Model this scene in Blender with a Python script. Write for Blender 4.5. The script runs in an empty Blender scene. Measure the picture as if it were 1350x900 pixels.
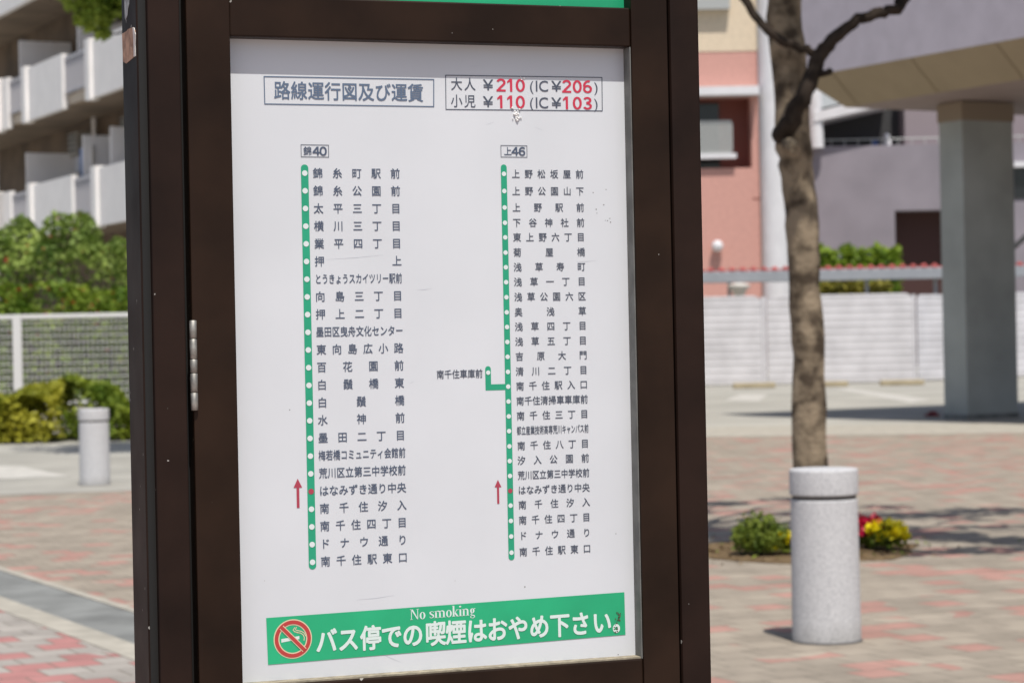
import bpy, bmesh, math, random
import numpy as np
from mathutils import Vector, Matrix

random.seed(7)
rng = np.random.default_rng(7)
sc = bpy.context.scene
COL = sc.collection
R = math.radians

# ------------------------------------------------------------------ camera, sky, sun, exposure
CAM_Z, FPX, ROLL = 1.5, 3000.0, 0.020
cd = bpy.data.cameras.new('camera')
cam = bpy.data.objects.new('camera', cd)
COL.objects.link(cam)
cd.sensor_fit = 'HORIZONTAL'
cd.sensor_width = 22.3
cd.lens = 22.3 * FPX / 1350.0
cd.clip_start, cd.clip_end = 0.05, 3000
cd.dof.use_dof = True
cd.dof.focus_distance = 3.06
cd.dof.aperture_fstop = 6.2
cd.dof.aperture_blades = 8
cam.matrix_world = Matrix.Translation((0, 0, CAM_Z)) @ Matrix.Rotation(math.pi/2, 4, 'X') @ Matrix.Rotation(-ROLL, 4, 'Z')
sc.camera = cam

SUN_AZ, SUN_EL = Vector((0.25, -0.968)).normalized(), R(63.9)
sun_dir = Vector((SUN_AZ.x*math.cos(SUN_EL), SUN_AZ.y*math.cos(SUN_EL), math.sin(SUN_EL)))
w = bpy.data.worlds.new('World')
sc.world = w
w.use_nodes = True
nt = w.node_tree
sky = nt.nodes.new('ShaderNodeTexSky')
sky.sky_type = 'NISHITA'
sky.sun_disc = False
sky.sun_elevation = SUN_EL
sky.sun_rotation = math.atan2(SUN_AZ.x, SUN_AZ.y)
sky.air_density, sky.dust_density, sky.ozone_density = 1.0, 1.6, 1.0
bg = nt.nodes['Background']
bg.inputs['Strength'].default_value = 0.095
nt.links.new(sky.outputs[0], bg.inputs[0])
sl = bpy.data.lights.new('sun', 'SUN')
sl.energy, sl.angle, sl.color = 4.3, R(0.53), (1.0, 0.955, 0.89)
so = bpy.data.objects.new('sun', sl)
so.rotation_euler = sun_dir.to_track_quat('Z', 'Y').to_euler()
so.location = (0, 0, 30)
COL.objects.link(so)
sc.view_settings.view_transform = 'Standard'
sc.view_settings.look = 'None'
sc.view_settings.gamma = 1
sc.view_settings.use_curve_mapping = False
sc.view_settings.exposure = 0.0
sc.cycles.use_denoising = True
sc.cycles.max_bounces = 8
sc.cycles.sample_clamp_indirect = 6

# ------------------------------------------------------------------ survey helpers (photo pixels -> metres)
def ray(px, py):
    u, v = (px-675)/FPX, (450-py)/FPX
    return u+ROLL*v, v-ROLL*u                    # dX/dY, dZ/dY
def at(px, py, Y):
    a, b = ray(px, py)
    return Vector((a*Y, Y, CAM_Z+b*Y))
def gnd(px, py, z=0.0):
    a, b = ray(px, py)
    Y = (z-CAM_Z)/b
    return Vector((a*Y, Y, z))

# ------------------------------------------------------------------ materials
def mat(name, base=(.5, .5, .5), rough=.7, spec=.5, metal=0.0, noise=0, nscale=8, ncol=None, bump=0, bscale=60, detail=4, trans=0, contrast=(.35, .65)):
    m = bpy.data.materials.new(name)
    m.use_nodes = True
    n, l = m.node_tree.nodes, m.node_tree.links
    p = n['Principled BSDF']
    p.inputs['Base Color'].default_value = (*base, 1)
    p.inputs['Roughness'].default_value = rough
    p.inputs['Specular IOR Level'].default_value = spec
    p.inputs['Metallic'].default_value = metal
    tc = n.new('ShaderNodeTexCoord')
    if noise or ncol:
        tx = n.new('ShaderNodeTexNoise')
        tx.inputs['Scale'].default_value = nscale
        tx.inputs['Detail'].default_value = detail
        l.new(tc.outputs['Object'], tx.inputs['Vector'])
        r = n.new('ShaderNodeValToRGB')
        r.color_ramp.elements[0].position, r.color_ramp.elements[1].position = contrast
        c2 = ncol if ncol else tuple(min(1, c*(1+noise)) for c in base)
        c1 = base if ncol else tuple(c*(1-noise) for c in base)
        r.color_ramp.elements[0].color = (*c1, 1)
        r.color_ramp.elements[1].color = (*c2, 1)
        l.new(tx.outputs['Fac'], r.inputs[0])
        l.new(r.outputs[0], p.inputs['Base Color'])
    if bump:
        bt = n.new('ShaderNodeTexNoise')
        bt.inputs['Scale'].default_value = bscale
        bt.inputs['Detail'].default_value = 5
        l.new(tc.outputs['Object'], bt.inputs['Vector'])
        b = n.new('ShaderNodeBump')
        b.inputs['Strength'].default_value = bump
        b.inputs['Distance'].default_value = .01
        l.new(bt.outputs['Fac'], b.inputs['Height'])
        l.new(b.outputs[0], p.inputs['Normal'])
    if trans:
        ts = n.new('ShaderNodeBsdfTranslucent')
        mx = n.new('ShaderNodeMixShader')
        mx.inputs[0].default_value = trans
        out = n['Material Output']
        if noise or ncol:
            l.new(r.outputs[0], ts.inputs['Color'])
        else:
            ts.inputs['Color'].default_value = (*base, 1)
        l.new(p.outputs[0], mx.inputs[1]); l.new(ts.outputs[0], mx.inputs[2])
        l.new(mx.outputs[0], out.inputs['Surface'])
    return m

def paving_mat(name, stone, red, rot, bw=.3, bh=.15, thr=.72, mortar=(.17, .15, .12), fade=.5):
    m = bpy.data.materials.new(name)
    m.use_nodes = True
    n, l = m.node_tree.nodes, m.node_tree.links
    p = n['Principled BSDF']
    p.inputs['Roughness'].default_value = .85
    p.inputs['Specular IOR Level'].default_value = .25
    tc = n.new('ShaderNodeTexCoord')
    mp = n.new('ShaderNodeMapping')
    mp.inputs['Rotation'].default_value = (0, 0, rot)
    l.new(tc.outputs['Object'], mp.inputs['Vector'])
    br = n.new('ShaderNodeTexBrick')
    br.inputs['Scale'].default_value = 1
    br.inputs['Brick Width'].default_value = bw
    br.inputs['Row Height'].default_value = bh
    br.inputs['Mortar Size'].default_value = .005
    br.inputs['Mortar Smooth'].default_value = .3
    br.inputs['Color1'].default_value = (0, 0, 0, 1)
    br.inputs['Color2'].default_value = (1, 1, 1, 1)
    br.inputs['Mortar'].default_value = (0, 0, 0, 1)
    l.new(mp.outputs[0], br.inputs['Vector'])
    # where the red blocks cluster
    ns = n.new('ShaderNodeTexNoise'); ns.inputs['Scale'].default_value = 1.3; ns.inputs['Detail'].default_value = 2
    l.new(mp.outputs[0], ns.inputs['Vector'])
    ad = n.new('ShaderNodeMath'); ad.operation = 'MULTIPLY_ADD'
    ad.inputs[1].default_value = .75
    sep = n.new('ShaderNodeSeparateColor')
    l.new(br.outputs['Color'], sep.inputs[0])
    l.new(ns.outputs['Fac'], ad.inputs[0]); l.new(sep.outputs[0], ad.inputs[2])
    gt = n.new('ShaderNodeMath'); gt.operation = 'GREATER_THAN'; gt.inputs[1].default_value = thr+.37
    l.new(ad.outputs[0], gt.inputs[0])
    # per block tone
    tone = n.new('ShaderNodeMapRange'); tone.inputs['To Min'].default_value = .86; tone.inputs['To Max'].default_value = 1.12
    l.new(sep.outputs[0], tone.inputs[0])
    mix = n.new('ShaderNodeMix'); mix.data_type = 'RGBA'
    mix.inputs[6].default_value = (*stone, 1); mix.inputs[7].default_value = (*red, 1)
    l.new(gt.outputs[0], mix.inputs[0])
    mul = n.new('ShaderNodeMix'); mul.data_type = 'RGBA'; mul.blend_type = 'MULTIPLY'; mul.inputs[0].default_value = 1
    l.new(mix.outputs[2], mul.inputs[6]); l.new(tone.outputs[0], mul.inputs[7])
    # stains
    st = n.new('ShaderNodeTexNoise'); st.inputs['Scale'].default_value = 2.2; st.inputs['Detail'].default_value = 8; st.inputs['Roughness'].default_value = .65
    l.new(mp.outputs[0], st.inputs['Vector'])
    sr = n.new('ShaderNodeMapRange'); sr.inputs['From Min'].default_value = .3; sr.inputs['From Max'].default_value = .7
    sr.inputs['To Min'].default_value = .74; sr.inputs['To Max'].default_value = 1.12
    l.new(st.outputs['Fac'], sr.inputs[0])
    mul2 = n.new('ShaderNodeMix'); mul2.data_type = 'RGBA'; mul2.blend_type = 'MULTIPLY'; mul2.inputs[0].default_value = 1
    l.new(mul.outputs[2], mul2.inputs[6]); l.new(sr.outputs[0], mul2.inputs[7])
    mo = n.new('ShaderNodeMix'); mo.data_type = 'RGBA'
    mo.inputs[7].default_value = (*mortar, 1)
    l.new(br.outputs['Fac'], mo.inputs[0]); l.new(mul2.outputs[2], mo.inputs[6])
    l.new(mo.outputs[2], p.inputs['Base Color'])
    b = n.new('ShaderNodeBump'); b.inputs['Strength'].default_value = .5; b.inputs['Distance'].default_value = .004; b.invert = True
    l.new(br.outputs['Fac'], b.inputs['Height']); l.new(b.outputs[0], p.inputs['Normal'])
    return m

def paint_mat(name, base, rough, chip=(.35, .33, .3), chips=.772):
    """brown enamel with small chips and scuffs"""
    m = mat(name, base, rough, .15, noise=.3, nscale=7, detail=7)
    n, l = m.node_tree.nodes, m.node_tree.links
    p = n['Principled BSDF']
    src = p.inputs['Base Color'].links[0].from_socket
    tc = n.new('ShaderNodeTexCoord')
    v = n.new('ShaderNodeTexNoise'); v.inputs['Scale'].default_value = 75; v.inputs['Detail'].default_value = 1.5
    l.new(tc.outputs['Object'], v.inputs['Vector'])
    g = n.new('ShaderNodeMath'); g.operation = 'GREATER_THAN'; g.inputs[1].default_value = chips
    l.new(v.outputs['Fac'], g.inputs[0])
    mx = n.new('ShaderNodeMix'); mx.data_type = 'RGBA'; mx.inputs[7].default_value = (*chip, 1)
    l.new(g.outputs[0], mx.inputs[0]); l.new(src, mx.inputs[6]); l.new(mx.outputs[2], p.inputs['Base Color'])
    # uneven gloss from grime
    v2 = n.new('ShaderNodeTexNoise'); v2.inputs['Scale'].default_value = 9; v2.inputs['Detail'].default_value = 7
    l.new(tc.outputs['Object'], v2.inputs['Vector'])
    mr = n.new('ShaderNodeMapRange'); mr.inputs['To Min'].default_value = max(.05, rough-.15); mr.inputs['To Max'].default_value = rough+.2
    l.new(v2.outputs['Fac'], mr.inputs[0]); l.new(mr.outputs[0], p.inputs['Roughness'])
    return m

M = {}
M['frame'] = paint_mat('brown_paint', (.0225, .0118, .0070), .42)
M['post_paint'] = paint_mat('post_paint', (.0185, .0095, .0066), .55)
M['rubber'] = mat('black_gasket', (.008, .008, .007), .6)
M['alu'] = mat('aluminium_edge', (.17, .17, .16), .65, .25, noise=.2, nscale=30)
M['steel'] = mat('hinge_steel', (.40, .385, .35), .62, .5, 1.0, noise=.25, nscale=90)
M['panel'] = mat('white_panel', (.69, .71, .735), .42, .3, ncol=(.63, .65, .672), nscale=4.5, detail=10, contrast=(.35, .80))
M['grime'] = mat('grime', (.30, .26, .19), .9, noise=.3, nscale=90)
M['ink'] = mat('slate_ink', (.075, .10, .155), .55)
M['ink_title'] = mat('blue_grey_ink', (.11, .155, .235), .55)
M['ink_dark'] = mat('dark_ink', (.07, .085, .12), .55)
M['red_ink'] = mat('red_ink', (.60, .035, .075), .5)
M['arrow_red'] = mat('arrow_red', (.42, .05, .085), .5)
M['green_line'] = mat('route_green', (.018, .35, .19), .5, noise=.06, nscale=20)
M['sticker'] = mat('sticker_green', (.018, .42, .19), .38, noise=.12, nscale=9, contrast=(.3, .7))
M['sticker_white'] = mat('sticker_white', (.70, .80, .76), .5)
M['cream_ring'] = mat('cream_ring', (.75, .62, .42), .5)
M['sign_red'] = mat('sign_red', (.50, .05, .045), .5)
M['dot_white'] = mat('dot_white', (.72, .78, .77), .5)
M['torn'] = mat('torn_paper', (.42, .25, .17), .85, noise=.3, nscale=60, bump=.3)
M['torn_white'] = mat('torn_paper_white', (.7, .66, .62), .9, noise=.15, nscale=80)
M['smear'] = mat('paste_smear', (.35, .36, .36), .8, noise=.4, nscale=120)

# ------------------------------------------------------------------ object helpers
def tag(o, label=None, cat=None, group=None, kind=None):
    if label: o['label'] = label
    if cat: o['category'] = cat
    if group: o['group'] = group
    if kind: o['kind'] = kind
    return o
def empty(name, loc, rz=0.0, **k):
    o = bpy.data.objects.new(name, None)
    o.empty_display_size = .2
    o.location = loc
    o.rotation_euler = (0, 0, rz)
    COL.objects.link(o)
    return tag(o, **k)
def link(name, me, mats, parent=None, smooth=False):
    for m in (mats if isinstance(mats, (list, tuple)) else [mats]):
        me.materials.append(m)
    o = bpy.data.objects.new(name, me)
    COL.objects.link(o)
    if parent: o.parent = parent
    if smooth:
        me.polygons.foreach_set('use_smooth', [True]*len(me.polygons))
    return o

class MB:
    def __init__(s): s.v, s.f, s.m = [], [], []
    def add(s, vs, fs, mi=0):
        o = len(s.v)
        s.v += [tuple(p) for p in vs]
        s.f += [tuple(i+o for i in f) for f in fs]
        s.m += [mi]*len(fs)
        return s
    def box(s, lo, hi, bev=0.0, mi=0):
        x0, y0, z0 = lo; x1, y1, z1 = hi
        if not bev:
            vs = [(x0,y0,z0),(x1,y0,z0),(x1,y1,z0),(x0,y1,z0),(x0,y0,z1),(x1,y0,z1),(x1,y1,z1),(x0,y1,z1)]
            return s.add(vs, [(0,3,2,1),(4,5,6,7),(0,1,5,4),(1,2,6,5),(2,3,7,6),(3,0,4,7)], mi)
        bm = bmesh.new()
        bmesh.ops.create_cube(bm, size=1)
        for v in bm.verts:
            v.co = ((x0+x1)/2+v.co.x*(x1-x0), (y0+y1)/2+v.co.y*(y1-y0), (z0+z1)/2+v.co.z*(z1-z0))
        bmesh.ops.bevel(bm, geom=bm.edges[:], offset=bev, segments=2, affect='EDGES', profile=.5)
        bm.verts.index_update()
        s.add([v.co[:] for v in bm.verts], [[v.index for v in f.verts] for f in bm.faces], mi)
        bm.free()
        return s
    def obox(s, c, ax, ay, sx, sy, z0, z1, mi=0):
        """box whose plan is centred c, with plan axes ax, ay"""
        c, ax, ay = Vector(c[:2]), Vector(ax), Vector(ay)
        pts = [c-ax*sx/2-ay*sy/2, c+ax*sx/2-ay*sy/2, c+ax*sx/2+ay*sy/2, c-ax*sx/2+ay*sy/2]
        return s.prism(pts, z0, z1, mi)
    def prism(s, pts, z0, z1, mi=0):
        n = len(pts)
        a = sum(pts[i][0]*pts[(i+1)%n][1]-pts[(i+1)%n][0]*pts[i][1] for i in range(n))
        if a < 0: pts = list(reversed(pts))
        vs = [(p[0], p[1], z0) for p in pts]+[(p[0], p[1], z1) for p in pts]
        fs = [tuple(reversed(range(n))), tuple(range(n, 2*n))]+[(i, (i+1)%n, n+(i+1)%n, n+i) for i in range(n)]
        return s.add(vs, fs, mi)
    def tube(s, pts, rad, seg=10, mi=0, cap=True):
        pts = [Vector(p) for p in pts]
        n = len(pts)
        if not isinstance(rad, (list, tuple)): rad = [rad]*n
        o = len(s.v)
        up = None
        for i, p in enumerate(pts):
            d = (pts[min(i+1, n-1)]-pts[max(i-1, 0)]).normalized()
            if up is None:
                up = Vector((1, 0, 0)) if abs(d.x) < .8 else Vector((0, 1, 0))
            a = (up-d*up.dot(d)).normalized(); up = a
            b = d.cross(a)
            for k in range(seg):
                t = 2*math.pi*k/seg
                s.v.append(tuple(p+(a*math.cos(t)+b*math.sin(t))*rad[i]))
        for i in range(n-1):
            for k in range(seg):
                q = o+i*seg; k2 = (k+1) % seg
                s.f.append((q+k, q+k2, q+seg+k2, q+seg+k)); s.m.append(mi)
        if cap:
            s._caps(o, o+(n-1)*seg, seg, mi)
        return s
    def _caps(s, a, b, seg, mi):
        q = len(s.v); s.v += s.v[a:a+seg]+s.v[b:b+seg]
        s.f.append(tuple(q+k for k in reversed(range(seg)))); s.f.append(tuple(q+seg+k for k in range(seg))); s.m += [mi, mi]
    def lathe(s, c, prof, seg=40, mi=0):
        o = len(s.v)
        for r, z in prof:
            for k in range(seg):
                t = 2*math.pi*k/seg
                s.v.append((c[0]+r*math.cos(t), c[1]+r*math.sin(t), c[2]+z))
        for i in range(len(prof)-1):
            for k in range(seg):
                q = o+i*seg; k2 = (k+1) % seg
                s.f.append((q+k, q+k2, q+seg+k2, q+seg+k)); s.m.append(mi)
        s._caps(o, o+(len(prof)-1)*seg, seg, mi)
        return s
    def build(s, name, mats, parent=None, smooth=False):
        me = bpy.data.meshes.new(name)
        me.from_pydata(s.v, [], s.f)
        me.polygons.foreach_set('material_index', s.m)
        me.update()
        return link(name, me, mats, parent, smooth)

def leaves(name, cen, size, mats, parent=None, mi=None, upbias=.5, aspect=.6):
    """one mesh of many bent leaf faces at the given points"""
    cen = np.asarray(cen, float); n = len(cen)
    sz = size*rng.uniform(.6, 1.35, n)[:, None]
    nr = rng.normal(size=(n, 3)); nr[:, 2] = np.abs(nr[:, 2])+upbias
    nr /= np.linalg.norm(nr, axis=1)[:, None]
    t = np.cross(nr, rng.normal(size=(n, 3))); t /= np.linalg.norm(t, axis=1)[:, None]
    b = np.cross(nr, t)
    tip = cen+t*sz; tail = cen-t*sz
    l_ = cen+b*sz*aspect+nr*sz*.18; r_ = cen-b*sz*aspect+nr*sz*.18
    v = np.stack([tail, r_, tip, l_], 1).reshape(-1, 3)
    me = bpy.data.meshes.new(name)
    me.vertices.add(4*n); me.vertices.foreach_set('co', v.ravel())
    me.loops.add(6*n); me.polygons.add(2*n)
    base = (np.arange(n)*4)[:, None]
    me.loops.foreach_set('vertex_index', (base+np.array([0, 1, 2, 0, 2, 3])).ravel())
    me.polygons.foreach_set('loop_start', np.arange(2*n)*3)
    if mi is not None: me.polygons.foreach_set('material_index', np.repeat(mi, 2))
    me.update(calc_edges=True); me.validate()
    return link(name, me, mats, parent)

def blob_pts(n, c, r, shell=.45):
    d = rng.normal(size=(n, 3)); d /= np.linalg.norm(d, axis=1)[:, None]
    q = (shell+(1-shell)*rng.random(n)**.6)[:, None]
    return np.asarray(c)+d*q*np.asarray(r)

# ------------------------------------------------------------------ the ground
E1 = Vector((.447, -.894)); E2 = Vector((.894, .447))          # the street grid: to the right and nearer / to the right and farther
GROT = math.atan2(E1.y, E1.x)
M['asphalt'] = mat('pale_asphalt', (.37, .355, .315), .9, .2, noise=.12, nscale=1.4, detail=9)
M['lot'] = mat('parking_lot_concrete', (.40, .385, .34), .9, .2, noise=.14, nscale=.5, detail=9)
M['plaza'] = paving_mat('plaza_pavers', (.37, .318, .255), (.395, .230, .190), -GROT+R(90), .215, .215, .80)
M['walk'] = paving_mat('sidewalk_pavers', (.42, .385, .345), (.42, .20, .185), -GROT+R(90), .215, .215, .66)
M['kerb'] = mat('kerb_stone', (.42, .39, .33), .9, .2, noise=.12, nscale=6)
M['gutter'] = mat('gutter_asphalt', (.225, .23, .22), .9, .2, noise=.22, nscale=2.5, detail=8)
M['line'] = mat('road_paint', (.53, .51, .465), .8, .2, noise=.12, nscale=4, detail=8)
M['soil'] = mat('soil', (.115, .075, .04), .95, .1, ncol=(.21, .15, .085), nscale=14, bump=.6, bscale=30)

def sheet(name, pts, z, m, thick=0):
    mb = MB()
    if thick:
        mb.prism([(p[0], p[1]) for p in pts], z-thick, z)
    else:
        mb.add([(p[0], p[1], z) for p in pts], [tuple(range(len(pts)))])
        a = sum(pts[i][0]*pts[(i+1) % len(pts)][1]-pts[(i+1) % len(pts)][0]*pts[i][1] for i in range(len(pts)))
        if a < 0: mb.f = [tuple(reversed(f)) for f in mb.f]
    o = mb.build(name, m)
    o['kind'] = 'structure'
    return o
sheet('ground', [(-900, -600), (900, -600), (900, 1500), (-900, 1500)], 0, M['lot'])
pl = [gnd(-60, 655), gnd(200, 645), gnd(600, 600), gnd(945, 574), gnd(1360, 569), (30, 40), (30, 1), (-3, 1), (-20, 30)]
sheet('plaza_paving', pl, .004, M['plaza'])
sheet('paved_edge', [gnd(900, 577), gnd(1370, 571), gnd(1370, 557), gnd(900, 564)], .008, M['kerb'])
sheet('road', [gnd(-200, 612), gnd(210, 600), gnd(210, 646), gnd(-200, 660)], .008, M['asphalt'])
# kerb line: through these two surveyed points
k0, k1 = gnd(0, 795), gnd(175, 859)
kd = Vector((k1.x-k0.x, k1.y-k0.y)).normalized()
kn = Vector((-kd.y, kd.x))                                        # away from the camera side, to the plaza
if kn.y < 0: kn = -kn
def strip(o0, o1, a=-14.0, b=11.0):
    p = Vector((k0.x, k0.y))
    return [p+kd*a+kn*o0, p+kd*b+kn*o0, p+kd*b+kn*o1, p+kd*a+kn*o1]
sheet('gutter', strip(0.0, .50), .008, M['gutter'])
sheet('gutter_edge', strip(.50, .57), .012, M['kerb'])
sheet('kerb', strip(-.18, 0.0), .045, M['kerb'], .05)
sheet('sidewalk', strip(-16, -.18, -40, 40), .040, M['walk'], .045)
for q in ([(955, 528), (975, 520), (1012, 520), (1000, 529)], [(1100, 512), (1120, 512), (1228, 527), (1200, 531)]):
    sheet('parking_line', [gnd(*p) for p in q], .004, M['line'])
sheet('road_marking', [gnd(-60, 613), gnd(30, 616), gnd(92, 629), gnd(-60, 634)], .012, M['line'])

# ------------------------------------------------------------------ the bus stop sign
PSI = R(19.6)
sd = Vector((math.cos(PSI), math.sin(PSI))); sb = Vector((-math.sin(PSI), math.cos(PSI)))
a0, _ = ray(575, 450)
SO = Vector((a0*3.07, 3.07))
def SP(px, py, d=0.0):
    """photo pixel -> (s, z) on the plane d metres behind the door face"""
    a, b = ray(px, py)
    # (aY, Y) = SO + s*sd + d*sb
    # dot with sb: (aY,Y).sb = SO.sb + d
    Y = (SO.dot(sb)+d)/(a*sb.x+sb.y)
    p = Vector((a*Y, Y))
    return (p-SO).dot(sd), CAM_Z+b*Y
def S(px, d=0.0): return SP(px, 450, d)[0]
def depth_for(px, s):
    """depth behind the door face at which a vertical edge at s shows at px"""
    a, _ = ray(px, 450)
    # SO + s sd + d sb = (aY, Y)
    A = np.array([[sb.x, -a], [sb.y, -1]]); r = -np.array([SO.x+s*sd.x, SO.y+s*sd.y])
    return float(np.linalg.solve(A, r)[0])
SZ0, SZ1 = .040, 2.62
sign = empty('bus_stop_sign', (SO.x, SO.y, SZ0), PSI, label='brown framed bus stop board with a white timetable panel of Japanese stop names', cat='bus stop sign')
def B(lo, hi, bev=.0012):
    return MB().box((lo[0], lo[1], lo[2]-SZ0), (hi[0], hi[1], hi[2]-SZ0), bev)
DP = .026                                                           # panel recess
sL = S(188, .012); dB = depth_for(169, sL)
B((sL, .012, SZ0), (S(200, .012)+.006, dB, SZ1), .002).build('left_post_body', M['post_paint'], sign).name = 'post'
B((S(203), -.001, SZ0), (S(245), dB-.004, SZ1), .0018).build('post_cover', M['post_paint'], sign)
B((S(188.8, .012)+.0012, .0108, SZ0+.01), (S(203)-.0005, .02, SZ1-.01), 0).build('gasket', M['rubber'], sign)
B((S(245)+.0002, .034, SZ0+.02), (S(254)+.004, .06, SZ1-.02), 0).build('door_gap', M['rubber'], sign)
B((S(891), -.001, SZ0), (S(930), dB-.004, SZ1), .005).build('post', M['post_paint'], sign)
B((S(888)+.0004, .018, SZ0+.02), (S(891)-.0004, .05, SZ1-.02), 0).build('door_gap', M['rubber'], sign)
door = empty('door', (0, 0, 0)); door.parent = sign
zt0, zt1 = SP(560, 54.5)[1], SP(560, 1.5)[1]
zb1 = SP(838, 868.5)[1]; zb0 = zb1-.075
dz0 = .42
B((S(254), 0, dz0), (S(311.5), .05, SZ1-.06), .0016).build('stile', M['frame'], door)
B((S(840.5), 0, dz0), (S(888), .05, SZ1-.06), .0016).build('stile', M['frame'], door)
B((S(311.5)+.0003, .0025, zt0), (S(840.5)-.0003, .045, zt1), .0022).build('crossbar', M['frame'], door)
B((S(311.5)+.0003, .0025, zb0), (S(840.5)-.0003, .045, zb1), .0022).build('crossbar', M['frame'], door)
B((S(311.5)+.0003, .0025, dz0+.001), (S(840.5)-.0003, .045, dz0+.06), .0022).build('crossbar', M['frame'], door)
B((S(311.5)+.0003, .0025, SZ1-.13), (S(840.5)-.0003, .045, SZ1-.062), .0022).build('crossbar', M['frame'], door)
# cabinet behind, roof cap, foot plates
B((S(245)+.004, .052, dz0-.02), (S(891)-.004, dB-.008, SZ1-.03), .001).build('cabinet', M['post_paint'], sign)
B((sL-.015, -.02, SZ1), (S(930)+.015, dB+.02, SZ1+.05), .008).build('cap', M['frame'], sign)
for x in ((sL+S(245))/2, (S(891)+S(930))/2):
    B((x-.07, -.04, SZ0-.0), (x+.07, dB+.04, SZ0+.012), .002).build('foot_plate', M['frame'], sign)
# aluminium lining of the opening: right edge, sill
xr = S(840.5)-.0004
zp0, zp1 = zb1+.0002, zt0-.0002
B((xr-.0015, .0035, zp0), (xr, DP, zp1), 0).build('edge_lining', M['alu'], door)
B((S(311.5)+.001, .006, zb1), (xr-.0016, DP, zb1+.0022), 0).build('sill', M['grime'], door)
# hinge
hs, hr = S(254, .0), .0047
hz1, hz0 = SP(253, 422)[1], SP(255, 541)[1]
for i in range(5):
    L = [0, .205, .43, .585, .80, 1.0]
    za, zb = hz1-(hz1-hz0)*L[i+1], hz1-(hz1-hz0)*L[i]
    mb = MB()
    mb.lathe((hs+.0005, -.002, za-SZ0+.0003), [(hr*.86, 0), (hr, .0006), (hr, zb-za-.0012), (hr*.86, zb-za-.0006)], 20)
    mb.build('hinge_knuckle', M['steel'], sign, True)
# torn paper and paste on the outer side of the post (lies 1 mm proud)
def side(px, py):
    """pixel on the post's outer side face -> local (depth, z)"""
    lo, hi = 0.0, .2
    a, b = ray(px, py)
    A = np.array([[sb.x, -a], [sb.y, -1]]); r = -np.array([SO.x+sL*sd.x, SO.y+sL*sd.y])
    d, Y = np.linalg.solve(A, r)
    return float(d), CAM_Z+b*float(Y)-SZ0
def side_poly(name, pts, m, off):
    q = [side(*p) for p in pts]
    n = len(q)
    vs = [(sL-off, d, z) for d, z in q]+[(sL-.0001, d, z) for d, z in q]
    fs = [tuple(range(n)), tuple(range(2*n-1, n-1, -1))]+[(i, n+i, n+(i+1) % n, (i+1) % n) for i in range(n)]
    o = MB().add(vs, fs).build(name, m, sign)
    bm = bmesh.new(); bm.from_mesh(o.data); bmesh.ops.recalc_face_normals(bm, faces=bm.faces); bm.to_mesh(o.data); bm.free()
    return o
side_poly('torn_paper', [(161.5, 45), (168, 41), (169, 39), (174, 37), (177, 36.5), (179, 42), (178.6, 60), (179, 74), (173, 79), (167, 84), (163, 82), (162, 62)], M['torn'], .0006)
side_poly('torn_paper', [(175.8, 36.5), (177.5, 37), (179.4, 45), (179, 60), (179.3, 74), (177.4, 75.5), (177, 55)], M['torn_white'], .0011)
side_poly('paste_smear', [(164, -4), (171, -4), (170.6, 6), (169, 12), (168.4, 20), (166.2, 27), (165, 24), (164.6, 12)], M['smear'], .0004)

# ---- the white panel: everything printed on it is a sub-part
pz0, pz1 = zp0-.012, zp1+.012
panel = B((S(303)-.004, DP, pz0), (xr-.0002, DP+.004, pz1), 0).build('timetable_panel', M['panel'], sign)
def PP(px, py, lift=.0004):
    s, z = SP(px, py, DP-lift)
    return s, z-SZ0
def flat(name, polys, m, lift, parent=panel):
    """flat print: polys in local (s, z)"""
    mb = MB()
    for p in polys:
        n = len(p)
        a = sum(p[i][0]*p[(i+1) % n][1]-p[(i+1) % n][0]*p[i][1] for i in range(n))
        if a < 0: p = list(reversed(p))
        mb.add([(x, DP-lift, z) for x, z in p], [tuple(range(n))])
    return mb.build(name, m, parent)
def circ(c, r, n=28, rz=None): return [(c[0]+r*math.cos(2*math.pi*i/n), c[1]+(rz or r)*math.sin(2*math.pi*i/n)) for i in range(n)]
def ring(c, r0, r1, n=40, z0=None, z1=None):
    return [[(c[0]+r*math.cos(t), c[1]+q*math.sin(t)) for r, q, t in ((r0, z0 or r0, a), (r1, z1 or r1, a), (r1, z1 or r1, b), (r0, z0 or r0, b))]
            for a, b in ((2*math.pi*i/n, 2*math.pi*(i+1)/n) for i in range(n))]
def stroke(pts, wd):
    """polyline with width(s) -> quads (local units)"""
    n = len(pts); out = []
    if not isinstance(wd, (list, tuple)): wd = [wd]*n
    L = []
    for i in range(n):
        a, b = pts[max(0, i-1)], pts[min(n-1, i+1)]
        dx, dy = b[0]-a[0], b[1]-a[1]; q = math.hypot(dx, dy) or 1
        nx, ny = -dy/q*wd[i]/2, dx/q*wd[i]/2
        L.append(((pts[i][0]+nx, pts[i][1]+ny), (pts[i][0]-nx, pts[i][1]-ny)))
    for i in range(n-1): out.append([L[i][0], L[i][1], L[i+1][1], L[i+1][0]])
    return out
def frame_box(corners, wd):
    """outlined box from four pixel corners"""
    c = [PP(*p) for p in corners]
    cx = sum(p[0] for p in c)/4; cz = sum(p[1] for p in c)/4
    inn = [(p[0]-math.copysign(wd, p[0]-cx), p[1]-math.copysign(wd, p[1]-cz)) for p in c]
    return [[c[i], c[(i+1) % 4], inn[(i+1) % 4], inn[i]] for i in range(4)]

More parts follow.
